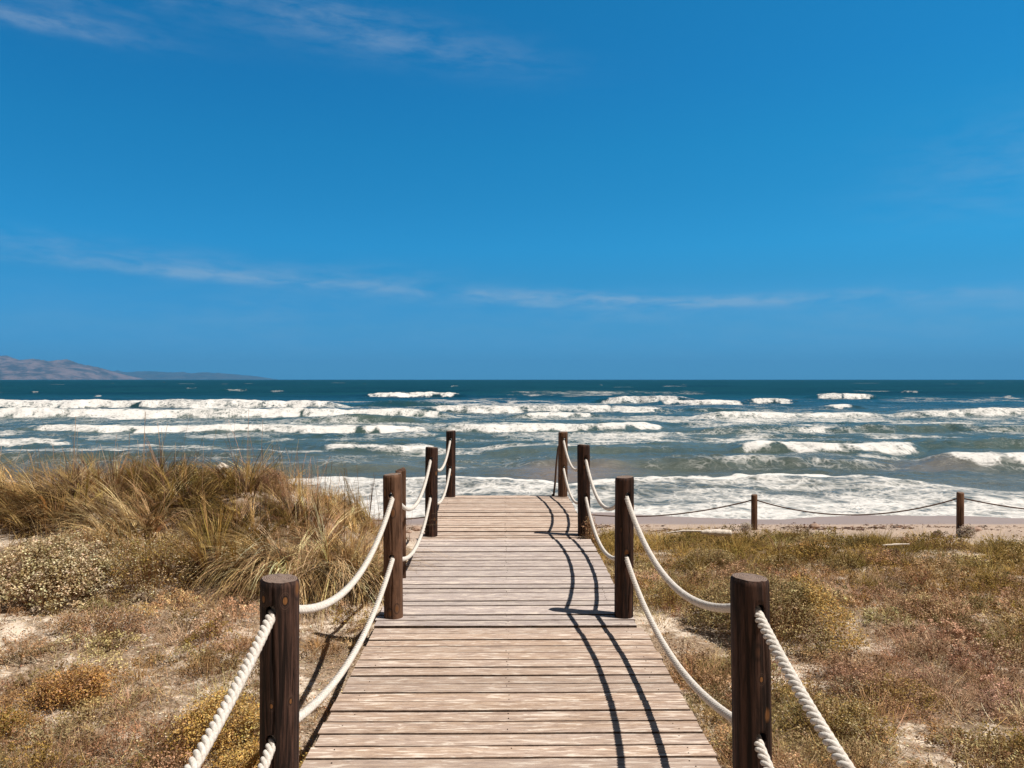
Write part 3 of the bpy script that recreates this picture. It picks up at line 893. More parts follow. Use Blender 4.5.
# squared stake behind the second left post
p = P(400.8, 470, 6.2)
mb = MB()
gb = float(ground_z(p.x, p.y)) - .2
hw = .036
mb.add([(sx * hw, sy * hw, z) for z in (0, p.z - gb) for sx, sy in ((-1, -1), (1, -1), (1, 1), (-1, 1))],
       [(0, 3, 2, 1), (0, 1, 5, 4), (1, 2, 6, 5), (2, 3, 7, 6), (3, 0, 4, 7), (4, 5, 6, 7)])
o = mb.build('square_stake', M_post_brown)
for v in o.data.vertices:
    if v.co.z > .5: v.co.z += .022 * v.co.x / hw * .6 + .008 * v.co.y / hw
bv = o.modifiers.new('bevel', 'BEVEL'); bv.width = .004; bv.segments = 2
o.location = (p.x, p.y, gb); o.rotation_euler = (0, 0, .35)
tag(o, 'reddish brown squared stake with a slanted top close behind the second left post', 'stake')

# ------------------------------------------------------------------ vegetation
def blades(base, azm, th0, curl, L, Wd, col, K=4, yaw=None, r_=None, tipw=0.12):
    n = len(base)
    r_ = r_ or np.random.default_rng(1)
    dirh = np.stack([np.cos(azm), np.sin(azm), np.zeros(n)], -1)
    perp = np.stack([-np.sin(azm), np.cos(azm), np.zeros(n)], -1)
    yw = r_.uniform(-1, 1, n) if yaw is None else yaw
    wv = np.cos(yw)[:, None] * perp + np.sin(yw)[:, None] * dirh * .6
    V = np.zeros((n, K + 1, 2, 3), dtype=np.float32)
    pcur = np.array(base, float)
    for k in range(K + 1):
        t = k / K
        wd = Wd * (1 - t * (1 - tipw)) * .5
        V[:, k, 0] = pcur - wv * wd[:, None]
        V[:, k, 1] = pcur + wv * wd[:, None]
        th = th0 + curl * (t + .5 / K)
        pcur = pcur + (L / K)[:, None] * (np.sin(th)[:, None] * dirh + np.cos(th)[:, None] * np.array([0, 0, 1.0]))
    idx = np.arange(n)[:, None] * (2 * (K + 1)) + np.arange(K)[None, :] * 2
    F = np.stack([idx, idx + 1, idx + 3, idx + 2], -1).reshape(-1, 4)
    Cc = np.repeat(col, 2 * (K + 1), axis=0)
    return V.reshape(-1, 3), F, Cc


def leaves(cen, size, col, r_, up=0.8, asp=0.5):
    """Small diamond leaves; up biases their upper faces towards the sky."""
    n = len(cen)
    nn = r_.normal(0, 1, (n, 3)); nn[:, 2] += up
    a = np.cross(nn, r_.normal(0, 1, (n, 3))); a /= np.linalg.norm(a, axis=1)[:, None] + 1e-9
    b = np.cross(nn, a); b /= np.linalg.norm(b, axis=1)[:, None] + 1e-9
    s = np.asarray(size)[:, None]
    V = np.stack([cen - a * s * .5, cen + b * s * asp * .5, cen + a * s * .5, cen - b * s * asp * .5], 1).reshape(-1, 3)
    F = np.arange(4 * n).reshape(-1, 4)
    return V, F, np.repeat(col, 4, axis=0)


def palette(cols, n, r_, jit=0.26):
    cols = np.array(cols)
    c = cols[r_.integers(0, len(cols), n)]
    return np.clip(c * np.array([1.0, .94, .86]) * (1 + r_.normal(0, jit, (n, 1))) * (1 + r_.normal(0, .05, (n, 3))), 0.004, 0.85)


def cat(parts):
    Vs, Fs, Cs, n = [], [], [], 0
    for V, F, Cc in parts:
        Vs.append(V); Fs.append(F + n); Cs.append(Cc); n += len(V)
    return np.concatenate(Vs), np.concatenate(Fs), np.concatenate(Cs)


STRAW = [(0.52, 0.37, 0.17), (0.36, 0.24, 0.105), (0.66, 0.50, 0.28), (0.22, 0.14, 0.06), (0.44, 0.30, 0.13)]
OLIVE = [(0.24, 0.175, 0.050), (0.33, 0.235, 0.072), (0.16, 0.115, 0.032), (0.42, 0.30, 0.105)]
BROWN = [(0.36, 0.22, 0.125), (0.46, 0.30, 0.18), (0.22, 0.125, 0.068), (0.55, 0.385, 0.245)]
REDDISH = [(0.42, 0.28, 0.19), (0.52, 0.37, 0.26), (0.32, 0.20, 0.13)]
PALE = [(0.62, 0.535, 0.37), (0.52, 0.44, 0.29), (0.72, 0.635, 0.47), (0.40, 0.32, 0.18)]
YELLOW = [(0.60, 0.41, 0.14), (0.50, 0.335, 0.105), (0.68, 0.50, 0.22), (0.40, 0.26, 0.08)]
ORANGE = [(0.60, 0.385, 0.15), (0.50, 0.31, 0.11), (0.42, 0.24, 0.09)]
GREYGREEN = [(0.36, 0.285, 0.145), (0.28, 0.215, 0.10), (0.46, 0.375, 0.21), (0.20, 0.15, 0.065)]
STRAW_PALE = [(0.62, 0.48, 0.27), (0.74, 0.60, 0.38), (0.46, 0.33, 0.17), (0.30, 0.20, 0.095)]
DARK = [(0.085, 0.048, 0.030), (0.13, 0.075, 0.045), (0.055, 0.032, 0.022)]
SILVER = [(0.42, 0.38, 0.33), (0.52, 0.47, 0.42)]


def ground_pt(px, d, dz=0.0):
    x = (px - 503.8) * d / FPX
    return Vector((x, d, float(ground_z(x, d)) + dz))


def tussock(px, d, n, rad, L, label, cols=STRAW, spread=0.75, curl=1.5, seed=0, lean=None, wd=0.0076, group='grass tussocks on the mound'):
    r_ = np.random.default_rng(seed)
    c = ground_pt(px, d)
    nb = n // 7 + 1
    bi = np.repeat(np.arange(nb), 7)[:n]
    n = len(bi)
    rr = (rad * np.sqrt(r_.uniform(0, 1, nb)))[bi] + r_.normal(0, .008, n); ph = r_.uniform(0, 2 * np.pi, nb)[bi]
    b = np.stack([c.x + rr * np.cos(ph), c.y + rr * np.sin(ph), np.zeros(n)], -1)
    b[:, 2] = ground_z(b[:, 0], b[:, 1]) - .02
    azm = ph + r_.normal(0, .75, nb)[bi] + r_.normal(0, .07, n)
    if lean is not None:
        k = (r_.uniform(0, 1, nb) < .5)[bi]
        azm = np.where(k, lean + r_.normal(0, .45, nb)[bi] + r_.normal(0, .07, n), azm)
    th0 = np.abs(r_.normal(0, .22, nb))[bi] + r_.normal(0, .05, n) + spread * .45 * rr / rad
    cu = np.abs(r_.normal(curl, .5, nb))[bi] * r_.uniform(.9, 1.1, n)
    Ln = L * r_.uniform(.5, 1.12, nb)[bi] * r_.uniform(.85, 1.08, n)
    cc = palette(cols, nb, r_, .36)[bi] * (1 + r_.normal(0, .12, (n, 1)))
    V, F, Cc = blades(b, azm, th0, cu, Ln, wd * r_.uniform(.5, 1.4, n), cc, 6, r_=r_)
    # the dead brown thatch at its heart, coloured darker to deepen the shaded hollows
    m = n // 3
    V3, F3, C3 = blades(b[:m], ph[:m] + r_.normal(0, 1, m), r_.uniform(.2, 1.2, m), r_.normal(.5, .5, m), L * r_.uniform(.2, .5, m), np.full(m, .006), palette(BROWN[:3:2], m, r_, .3) * .7, 3, r_=r_)
    V, F, Cc = cat([(V, F, Cc), (V3, F3, C3)])
    # some upright flower stalks
    m = max(2, n // 220)
    q = r_.integers(0, n, m)
    V2, F2, C2 = blades(b[q], azm[q], r_.uniform(0, .25, m), r_.uniform(0, .4, m), L * r_.uniform(.9, 1.25, m), np.full(m, .0042), palette(BROWN, m, r_), 4, r_=r_, tipw=.8)
    V, F, Cc = cat([(V, F, Cc), (V2, F2, C2)])
    o = mesh_np('grass_tussock', V - np.array(c), F, M_grass, col=Cc)
    o.location = c
    return tag(o, label, 'grass tussock', group)


def shrub(px, d, rx, ry, h, nclump, nleaf, label, cols, stemcols=BROWN, seed=0, leaf=0.013, group=None, clump=0.022, name='low_shrub', catg='shrub', asp=.55, upright=.5, cols2=None, split=None):
    nleaf = int(nleaf * 2.2)
    r_ = np.random.default_rng(seed)
    c = ground_pt(px, d)
    root = empty(name, c)
    tag(root, label, catg, group)
    rr = np.sqrt(r_.uniform(0, 1, nclump)); ph = r_.uniform(0, 2 * np.pi, nclump)
    ph_n = fbm(np.cos(ph) * 1.4 + seed, np.sin(ph) * 1.4, seed, 3)
    rr = rr * (.72 + .55 * ph_n)
    x, y = rr * np.cos(ph) * rx, rr * np.sin(ph) * ry
    top = h * np.sqrt(np.clip(1.05 - rr ** 2, .06, 1)) * (.62 + .75 * fbm(x * 7 + seed, y * 7, seed + 3, 3))
    gz = ground_z(x + c.x, y + c.y) - c.z
    tips = np.stack([x, y, gz + top], -1)
    # stems
    b = tips * np.array([.55, .55, 0]); b[:, 2] = ground_z(b[:, 0] + c.x, b[:, 1] + c.y) - c.z - .02
    dv = tips - b; hh = np.linalg.norm(dv[:, :2], axis=1)
    Ln = np.linalg.norm(dv, axis=1) * 1.02
    V, F, Cc = blades(b, np.arctan2(dv[:, 1], dv[:, 0]), np.arctan2(hh, dv[:, 2]), np.zeros(nclump), Ln, np.full(nclump, .0045), palette(stemcols, nclump, r_), 2, r_=r_, tipw=.5)
    mesh_np('stem', V, F, M_grass, col=Cc, parent=root)
    # leaf clumps at the tips and a little way down
    k = r_.integers(0, nclump, nleaf)
    dn = np.abs(r_.normal(0, 1, nleaf)) * upright * top[k] * .55
    cen = tips[k] + r_.normal(0, 1, (nleaf, 3)) * np.array([clump, clump, clump * .75])
    cen[:, 2] -= dn
    cen[:, :2] -= tips[k][:, :2] * (dn / (top[k] + .05))[:, None] * .35
    cen[:, 2] = np.maximum(cen[:, 2], ground_z(cen[:, 0] + c.x, cen[:, 1] + c.y) - c.z + .004)
    pc = palette(cols, nclump, r_, .16)[k] * (1 + r_.normal(0, .12, (nleaf, 1)))
    if cols2 is not None:
        p2 = palette(cols2, nleaf, r_, .2)
        msk = split(cen[:, 0] / rx, cen[:, 1] / ry, r_)
        pc = np.where(msk[:, None], p2, pc)
    V, F, Cc = leaves(cen, .98 * leaf * r_.uniform(.6, 1.4, nleaf), np.clip(pc, .005, .85), r_, 1.6, asp)
    mesh_np('foliage', V, F, M_leaf, col=Cc, parent=root)
    return root


PI = math.pi
# big tussocks of the mound on the left
T = [(338, 6.6, 1300, .26, 1.05, 'large straw coloured tussock spilling over beside the boardwalk, behind the brown post', STRAW_PALE, 1.0, 2.2, -1.5),
     (285, 6.3, 1200, .24, .95, 'drooping straw tussock directly above the nearest left post', STRAW_PALE, 1.0, 2.3, -1.8),
     (218, 6.25, 620, .17, .60, 'upright olive tussock in the middle of the mound', OLIVE + STRAW[:2], .5, .8, None),
     (365, 6.9, 560, .20, .62, 'dark olive tussock at the seaward right end of the mound', OLIVE + BROWN[:2], .9, 1.2, None),
     (60, 7.0, 900, .30, .85, 'wind swept tussock with a dark hollow under it at the far left', STRAW, .8, 1.5, PI * 1.08),
     (135, 6.8, 800, .30, .75, 'pale fine tussock swept left in front of the mound crest', STRAW_PALE, .9, 1.5, PI * 1.03),
     (12, 7.4, 600, .28, .70, 'olive straw tussock on the crest at the far left', STRAW + OLIVE, .8, 1.3, PI),
     (113, 7.6, 600, .20, .55, 'dark brown tussock on the crest of the mound', BROWN + OLIVE[:2], .5, .6, None),
     (310, 7.4, 620, .24, .66, 'brownish tussock on the crest left of the boardwalk posts', STRAW + BROWN, .7, 1.0, None),
     (250, 6.9, 560, .24, .62, 'tangled straw tussock below the driftwood branch', STRAW + OLIVE, .9, 1.6, None),
     (180, 7.3, 560, .24, .60, 'golden tussock behind the middle of the mound', STRAW + OLIVE, .8, 1.2, None),
     (-55, 7.2, 900, .3, .7, 'pale straw tussock cut by the left frame edge', STRAW, .8, 1.4, PI)]
for i, (px, d, n, rad, L, lab, cols, sp, cu, ln) in enumerate(T):
    tussock(px, d, n, rad, L, lab, cols, sp, cu, 300 + i, ln)

# the rest of the mound: further tussocks nobody could tell apart
r_ = np.random.default_rng(41)
k = 0
while k < 34:
    d = r_.uniform(6.5, 9.2); px = r_.uniform(-140, 372)
    xx = (px - 503.8) * d / FPX
    if xx > -1.15 or (abs(xx + 4.3) < .6 and abs(d - 6.5) < .4) or (abs(xx + 2.75) < .28 and abs(d - 7.5) < .22): continue
    dark = fbm(xx * .8, d * .8, 88, 2) > .46
    tussock(px, d, int(r_.uniform(240, 460)), r_.uniform(.10, .22), r_.uniform(.5, .85), 'dry grass tussock growing among the others on the mound', (OLIVE[:3] + DARK + BROWN[:1]) if dark else STRAW + OLIVE[:2],
            r_.uniform(.6, 1.0), r_.uniform(1.2, 2.0), 1300 + k, PI * r_.uniform(.85, 1.35) if r_.uniform() < .5 else None, wd=.0078)
    k += 1

SH = [
    # px, depth, rx, ry, h, clumps, leaves, label, colours, leaf size, kwargs
    (52, 5.85, .50, .42, .36, 700, 7500, 'pale grey green everlasting bush at the left edge below the sand patch', PALE, .0205, dict(upright=.3)),
    (152, 6.05, .44, .36, .33, 480, 5200, 'olive yellow fine leaved shrub between the pale bush and the drooping tussock', PALE[1:] + OLIVE, .014, {}),
    (90, 6.3, .34, .25, .24, 240, 2600, 'small straw coloured shrub behind the pale bush', PALE[1:] + STRAW, .013, {}),
    (205, 7.9, .40, .25, .30, 320, 4200, 'leafy olive shrub on the crest under the driftwood branch', OLIVE + PALE[3:], .017, {}),
    (275, 8.1, .20, .18, .24, 160, 2000, 'reddish brown shrub on the crest right of the driftwood branch', REDDISH + BROWN, .014, {}),
    (72, 4.12, .22, .18, .19, 260, 3600, 'rust orange cushion bush on bare sand at the lower left', ORANGE + BROWN[1:2], .011, {}),
    (222, 3.62, .24, .22, .22, 300, 3800, 'yellow flowering bush left of the nearest left post', YELLOW, .012, {}),
    (262, 3.38, .20, .16, .14, 200, 2400, 'yellow bush at the foot of the nearest left post', YELLOW, .012, {}),
    (8, 3.75, .16, .14, .10, 140, 1500, 'small orange tinged cushion at the lower left edge', ORANGE + OLIVE, .011, {}),
    (772, 5.5, .58, .62, .36, 900, 15000, 'wide grey green cushion shrub with a yellow flank behind the nearest right post', GREYGREEN, .0155,
     dict(cols2=YELLOW, split=lambda u, v, r: (u > .35) & (v < .1) & (r.uniform(0, 1, len(u)) < .65))),
    (672, 6.1, .36, .34, .20, 260, 3200, 'grey green shrub left of the wide cushion shrub', GREYGREEN + OLIVE, .012, {}),
    (712, 7.7, .30, .22, .20, 200, 2600, 'dark shadowed shrub just below the driftwood log', GREYGREEN, .013, {}),
    (838, 3.75, .26, .20, .16, 240, 3000, 'green tinted low bush beside the rope at the lower right', GREYGREEN + OLIVE + PALE[1:2], .011, {}),
    (900, 4.15, .24, .2, .13, 190, 2200, 'olive brown low bush on the sand at the lower right', OLIVE + BROWN, .011, {}),
    (640, 4.0, .16, .18, .11, 150, 1700, 'dark twiggy bush at the right edge of the deck', BROWN + GREYGREEN[3:], .011, {}),
    (590, 7.74, .10, .08, .42, 130, 900, 'dry twiggy weed round the foot of the third right post', BROWN + STRAW[3:4], .016, {}),
    (970, 10.35, .12, .10, .15, 90, 800, 'silvery seaside plant at the foot of the farther right fence post', SILVER, .022, {}),
    (746, 11.2, .09, .09, .18, 50, 420, 'silvery seaside plant beside the lone fence post', SILVER, .02, {}),
    (930, 5.9, .34, .26, .12, 220, 2600, 'reddish brown low bush on the open ground at the right', REDDISH + BROWN, .012, {}),
    (1005, 6.6, .34, .26, .14, 200, 2400, 'olive low bush at the right edge', OLIVE + STRAW[3:4], .012, {}),
    (100, 5.1, .36, .22, .13, 220, 2000, 'grey brown dry brush in front of the pale bush', BROWN + SILVER[:1], .012, {}),
    (268, 6.15, .26, .20, .30, 260, 1500, 'twig tangle coloured dark as shade in the hollow left of the drooping straw tussocks', DARK, .012, dict(stemcols=DARK)),  # these twigs are added in dark tones to shade the hollows
    (40, 6.95, .30, .18, .30, 260, 1300, 'twig tangle coloured dark as shade under the wind swept tussock at the far left', DARK, .012, dict(stemcols=DARK)),
    (205, 6.05, .22, .16, .22, 200, 1100, 'twig tangle coloured dark as shade at the foot of the upright olive tussock', DARK, .012, dict(stemcols=DARK)),
    (360, 6.2, .18, .16, .24, 160, 900, 'twig tangle coloured dark as shade beside the boardwalk under the large straw tussock', DARK, .012, dict(stemcols=DARK)),
]
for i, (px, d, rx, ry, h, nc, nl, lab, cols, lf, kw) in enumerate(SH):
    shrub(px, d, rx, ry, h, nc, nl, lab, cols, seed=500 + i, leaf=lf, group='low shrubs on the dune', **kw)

# grass that covers the mound between the tussocks
r_ = np.random.default_rng(77)


def scatter(n, d0, d1, pxa, pxb, r_):
    d = d0 * (d1 / d0) ** r_.uniform(0, 1, n)
    x = (r_.uniform(pxa, pxb, n) - 503.8) * d / FPX
    return x, d


n = 15000
x, y = scatter(n, 5.9, 10.0, -150, 420, r_)
hm = sst(-x, 0.95, 1.35) * sst(y + .6 * (fbm(x * .7, y * .7, 61, 3) - .5) - .0, 5.9, 6.6)
pt = fbm(x * .9, y * .9, 62, 3)
keep = r_.uniform(0, 1, n) < hm * (.35 + .65 * sst(pt, .3, .5))
sand1 = np.exp(-((x - (-4.3)) / .55) ** 2 - ((y - 6.55) / .28) ** 2)
sand2 = np.exp(-((x - (-2.75)) / .26) ** 2 - ((y - 7.5) / .12) ** 2)
keep &= r_.uniform(0, 1, n) > 1.3 * np.maximum(sand1, sand2)
keep &= x < -1.0
x, y = x[keep], y[keep]; n = len(x)
b = np.stack([x, y, ground_z(x, y) - .02], -1)
sw = fbm(x * .6, y * .6, 64, 2)
azm = np.where(r_.uniform(0, 1, n) < .6, PI + (sw - .5) * 3.0 + r_.normal(0, .5, n), r_.uniform(0, 2 * PI, n))
tone = fbm(x * 1.1 + 3, y * 1.1, 65, 3)
cS, cO, cB = palette(STRAW, n, r_), palette(OLIVE, n, r_), palette(BROWN, n, r_)
u = r_.uniform(-.12, .12, n) + tone
cc = np.where((u > .52)[:, None], cS, np.where((u > .42)[:, None], cO, cB))
hgt = .36 * (.7 + .6 * fbm(x * 1.3, y * 1.3, 68, 2)) * (.55 + .45 * sst(-x, 1.1, 2.2)) * (1 - .25 * sst(y, 8.6, 9.8))
V, F, Cc = blades(b, azm, np.abs(r_.normal(.15, .3, n)), np.abs(r_.normal(1.0, .6, n)), hgt * r_.uniform(.5, 1.2, n), .0038 * r_.uniform(.6, 1.4, n), cc, 5, r_=r_)
m = 420
q = r_.integers(0, n, m)
q = q[y[q] > 6.8]; m = len(q)
V2, F2, C2 = blades(b[q], r_.uniform(0, 6.28, m), r_.uniform(0, .2, m), r_.uniform(0, .5, m), r_.uniform(.3, .55, m), np.full(m, .0045), palette(BROWN, m, r_), 4, r_=r_, tipw=.7)
V, F, Cc = cat([(V, F, Cc), (V2, F2, C2)])
tag(mesh_np('dune_grass', V, F, M_grass, col=Cc), 'dry dune grass covering the mound left of the boardwalk', 'grass', kind='stuff')

# twiggy ground cover of both sides
def cover(n, d0, d1, pxa, pxb, side, seed, cushions):
    r_ = np.random.default_rng(seed)
    x, y = scatter(n, d0, d1, pxa, pxb, r_)
    ed = veg_edge(x, y)
    dens = 1 - sst(y, ed - .35, ed + .1)
    pt = .55 * fbm(x * 1.1, y * 1.1, 21, 3) + .45 * fbm(x * 4.0, y * 4.0, 22, 3)
    dens = dens * (.14 + .86 * sst(pt + (-.005 + .205 * sst(y, 4.4, 7.0)) * (x > 0), .42, .54))
    dens = np.where((x > -.91) & (x < .92), 0, dens)
    dens = dens * (((x - 1.92) / .62) ** 2 + ((y - 5.5) / .66) ** 2 > 1.0)
    if side < 0:
        dens = dens * (1 - .8 * sst(y, 6.2, 7.0)) * (1 - np.minimum(1, 1.2 * np.exp(-((x + 4.3) / .55) ** 2 - ((y - 6.55) / .28) ** 2)))
    k = r_.uniform(0, 1, n) < dens * (.75 if side < 0 else 1)
    x, y = x[k], y[k]; n = len(x)
    b = np.stack([x, y, ground_z(x, y) - .006], -1)
    t1 = fbm(x * 1.4 + 9, y * 1.4, 23, 3) + r_.normal(0, .05, n)
    t2 = fbm(x * 2.1 + 4, y * 2.1, 24, 3) + r_.normal(0, .05, n)
    cS, cO, cB, cR = palette(STRAW, n, r_, .22), palette(OLIVE, n, r_, .22), palette(BROWN, n, r_, .25), palette(REDDISH, n, r_, .22)
    cc = np.where((t1 > .66)[:, None], cR, np.where((t1 > .46)[:, None], cB, np.where((t2 > .44)[:, None], cS, cO if side > 0 else cB)))
    if side > 0:   # greener towards the sea
        g = r_.uniform(0, 1, n) < .75 * sst(y + (t1 - .5) * 3, 6.8, 8.2)
        cc = np.where(g[:, None], cO, cc)
    sp = r_.uniform(0, 1, n) < .05
    cc = np.where(sp[:, None], palette(PALE, n, r_), cc)
    far = y / 5.0
    hg = (.025 + .035 * sst(pt[k], .42, .62)) * (1 + .8 * sst(y, 7, 9)) if side > 0 else (.022 + .035 * sst(pt[k], .42, .62))
    L = hg * r_.uniform(.5, 1.6, n)
    th0 = np.abs(r_.normal(.8, .55, n))
    V, F, Cc = blades(b, r_.uniform(0, 6.28, n), th0, r_.normal(.3, .6, n), L, .0030 * far ** .6 * r_.uniform(.6, 1.5, n), cc, 2, r_=r_, tipw=.3)
    # small leaves and husks along the twigs
    m = n // 2
    q = r_.integers(0, n, m)
    cen = b[q] + np.stack([r_.normal(0, .02, m), r_.normal(0, .02, m), L[q] * r_.uniform(.2, 1.0, m)], -1)
    lv = leaves(cen, .0085 * far[q] ** .6 * r_.uniform(.6, 1.5, m), cc[q], r_, .9, .55)
    parts = [(V, F, Cc), lv]
    # low cushions of every size that make up the mat
    nc = cushions
    cx_, cy_ = scatter(nc, d0, d1, pxa, pxb, r_)
    ptc = .55 * fbm(cx_ * 1.1, cy_ * 1.1, 21, 3) + .45 * fbm(cx_ * 4.0, cy_ * 4.0, 22, 3)
    ok = r_.uniform(0, 1, nc) < (1 - sst(cy_, veg_edge(cx_, cy_) - .3, veg_edge(cx_, cy_) + .05)) * (.12 + .88 * sst(ptc + (-.005 + .205 * sst(cy_, 4.4, 7.0)) * (cx_ > 0), .42, .54))
    rad = r_.uniform(.05, .20, nc) * (1 + .5 * sst(cy_, 6, 9))
    ok &= (cx_ + .6 * rad < -.92) | (cx_ - .6 * rad > .93)
    ok &= ((cx_ - 1.92) / .75) ** 2 + ((cy_ - 5.45) / .8) ** 2 > 1.0     # room for the wide cushion shrub
    if side < 0: ok &= cy_ < 6.3
    cx_, cy_, rad = cx_[ok], cy_[ok], rad[ok]; nc = len(cx_)
    cnt = np.clip((2100 * (rad / .15) ** 1.6 / cy_ ** .9).astype(int), 60, 1600)
    tone = fbm(cx_ * 1.4 + 9, cy_ * 1.4, 23, 3) + r_.normal(0, .06, nc)
    sea_ = sst(cy_ + (tone - .5) * 3, 6.6, 8.2) if side > 0 else np.zeros(nc)
    pick = r_.uniform(0, 1, nc)
    base = np.where((pick < .80 * sea_)[:, None], palette(OLIVE, nc, r_, .15),
                    np.where((tone > .68)[:, None], palette(REDDISH, nc, r_, .15), np.where((tone > .55)[:, None], palette(BROWN + OLIVE[:2], nc, r_, .15),
                             np.where((pick > .5)[:, None], palette(GREYGREEN, nc, r_, .15), palette(STRAW + BROWN, nc, r_, .15)))))
    tuft = r_.uniform(0, 1, nc) < (.45 + .3 * sea_)
    hgt_ = rad * r_.uniform(.55, 1.0, nc)
    # leafy cushions: sprigs with the leaves gathered round each
    ns = np.where(tuft, 0, np.clip(cnt // 14, 5, 90))
    kk = np.repeat(np.arange(nc), ns); m = len(kk)
    rr = np.sqrt(r_.uniform(0, 1, m)); ph = r_.uniform(0, 2 * PI, m)
    tx, ty = cx_[kk] + rr * np.cos(ph) * rad[kk], cy_[kk] + rr * np.sin(ph) * rad[kk] * .9
    tz = ground_z(tx, ty) + hgt_[kk] * np.sqrt(np.clip(1.02 - rr ** 2, 0, 1)) * r_.uniform(.55, 1.1, m)
    sprig = base[kk] * (1 + r_.normal(0, .22, (m, 1)))
    q = np.repeat(np.arange(m), 14); m2 = len(q)
    cen = np.stack([tx[q], ty[q], tz[q]], -1) + r_.normal(0, 1, (m2, 3)) * np.array([.011, .011, .006]) * (ty[q] / 5)[:, None] ** .5
    cen[:, 2] -= np.abs(r_.normal(0, .018, m2))
    cen[:, 2] = np.maximum(cen[:, 2], ground_z(cen[:, 0], cen[:, 1]) + .003)
    lc = sprig[q] * (1 + r_.normal(0, .12, (m2, 1)))
    parts.append(leaves(cen, .0125 * (ty[q] / 5) ** .55 * r_.uniform(.6, 1.5, m2), np.clip(lc, .005, .8), r_, 1.2, .55))
    bz = np.stack([cx_[kk] + (tx - cx_[kk]) * .5, cy_[kk] + (ty - cy_[kk]) * .5, np.zeros(m)], -1); bz[:, 2] = ground_z(bz[:, 0], bz[:, 1])
    dv = np.stack([tx, ty, tz], -1) - bz; hh = np.hypot(dv[:, 0], dv[:, 1])
    parts.append(blades(bz, np.arctan2(dv[:, 1], dv[:, 0]), np.arctan2(hh, dv[:, 2]), np.zeros(m), np.linalg.norm(dv, axis=1), np.full(m, .003), palette(BROWN[:3], m, r_), 2, r_=r_, tipw=.6))
    # grassy tufts
    nb = np.where(tuft, np.clip(cnt // 5, 16, 240), 0)
    kk = np.repeat(np.arange(nc), nb); m = len(kk)
    rr = np.sqrt(r_.uniform(0, 1, m)); ph = r_.uniform(0, 2 * PI, m)
    bx_, by_ = cx_[kk] + rr * np.cos(ph) * rad[kk] * .55, cy_[kk] + rr * np.sin(ph) * rad[kk] * .55
    bz = np.stack([bx_, by_, ground_z(bx_, by_) - .005], -1)
    lc = base[kk] * (1 + r_.normal(0, .28, (m, 1)))
    parts.append(blades(bz, ph + r_.normal(0, .5, m), np.abs(r_.normal(.15, .2, m)) + .75 * rr, r_.uniform(.1, 1.1, m), (hgt_[kk] * .9 + .03) * r_.uniform(.5, 1.25, m), .0042 * (by_ / 5) ** .6 * r_.uniform(.6, 1.4, m),
                        np.clip(lc, .005, .8), 3, r_=r_))
    # crumbs of dead leaf and husk on the sand
    m = 26000
    sx_, sy_ = scatter(m, d0, min(d1, 9.5), pxa, pxb, r_)
    ok = ((sx_ < -.9) | (sx_ > .95)) & (sy_ < veg_edge(sx_, sy_))
    sx_, sy_ = sx_[ok], sy_[ok]; m = len(sx_)
    parts.append(leaves(np.stack([sx_, sy_, ground_z(sx_, sy_) + .006], -1), r_.uniform(.006, .022, m), palette(BROWN + PALE + [(.74, .64, .53)] * 3, m, r_, .3), r_, 2.0, .45))
    # dead stems lying about
    m = 3500
    sx_, sy_ = scatter(m, d0, d1, pxa, pxb, r_)
    ok = ((sx_ < -.95) | (sx_ > 1.0)) & (sy_ < veg_edge(sx_, sy_))
    if side < 0: ok &= sy_ < 6.4
    sx_, sy_ = sx_[ok], sy_[ok]; m = len(sx_)
    parts.append(blades(np.stack([sx_, sy_, ground_z(sx_, sy_) + .012], -1), r_.uniform(0, 6.28, m), r_.normal(1.35, .15, m), r_.normal(0, .5, m), r_.uniform(.05, .22, m),
                        np.full(m, .0036), palette(PALE + BROWN + STRAW, m, r_), 3, r_=r_, tipw=.5))
    V, F, Cc = cat(parts)
    return mesh_np('ground_cover', V, F, M_grass, col=Cc)


tag(cover(60000, 2.3, 7.2, -160, 420, -1, 31, 520), 'dry twiggy ground cover with bare sand patches on the left', 'ground cover', kind='stuff')
tag(cover(80000, 2.3, 11.2, 560, 1200, 1, 32, 3300), 'brown and olive ground cover between boardwalk and beach on the right', 'ground cover', kind='stuff')


# ------------------------------------------------------------------ driftwood, stones and wrack
def stick(name, pts, rads, mat, label, catg, sides=10, group=None):
    pts = np.array(pts, float)
    tt = np.linspace(0, 1, 24)
    s0 = np.linspace(0, 1, len(pts))
    pp = np.stack([np.interp(tt, s0, pts[:, i]) for i in range(3)], -1)
    pp += (np.stack([fbm(tt * 6, tt * 0 + i, 5 + i, 3) for i in range(3)], -1) - .5) * rads[0] * .7
    mb = MB()
    mb.tube(pp, np.interp(tt, np.linspace(0, 1, len(rads)), rads) * (.9 + .25 * fbm(tt * 9, tt * 0, 3, 2)), sides)
    c = pts.mean(0)
    o = mb.build(name, mat, smooth=True)
    o.data.transform(Matrix.Translation(-Vector(c)))
    o.location = c
    return tag(o, label, catg, group)


a, b = P(702, 533, 8.6), P(732, 533.5, 8.55)
stick('driftwood_log', [a, (a + b) / 2, b], [.024, .036, .034], M_drift, 'bleached driftwood log with a dark end lying on the right shrubs', 'driftwood')
a, b = P(667, 533.5, 8.65), P(702, 531.5, 8.6)
stick('driftwood_stick', [a, (a + b) / 2 + Vector((0, 0, .012)), b], [.007, .012, .012], M_drift, 'thin bleached stick left of the driftwood log', 'driftwood')
a, b = P(885, 546.5, 8.4), P(912, 545, 8.4)
stick('driftwood_board', [a, b], [.008, .013, .006], M_drift, 'flat pale driftwood piece on the shrubs nearer the beach', 'driftwood')
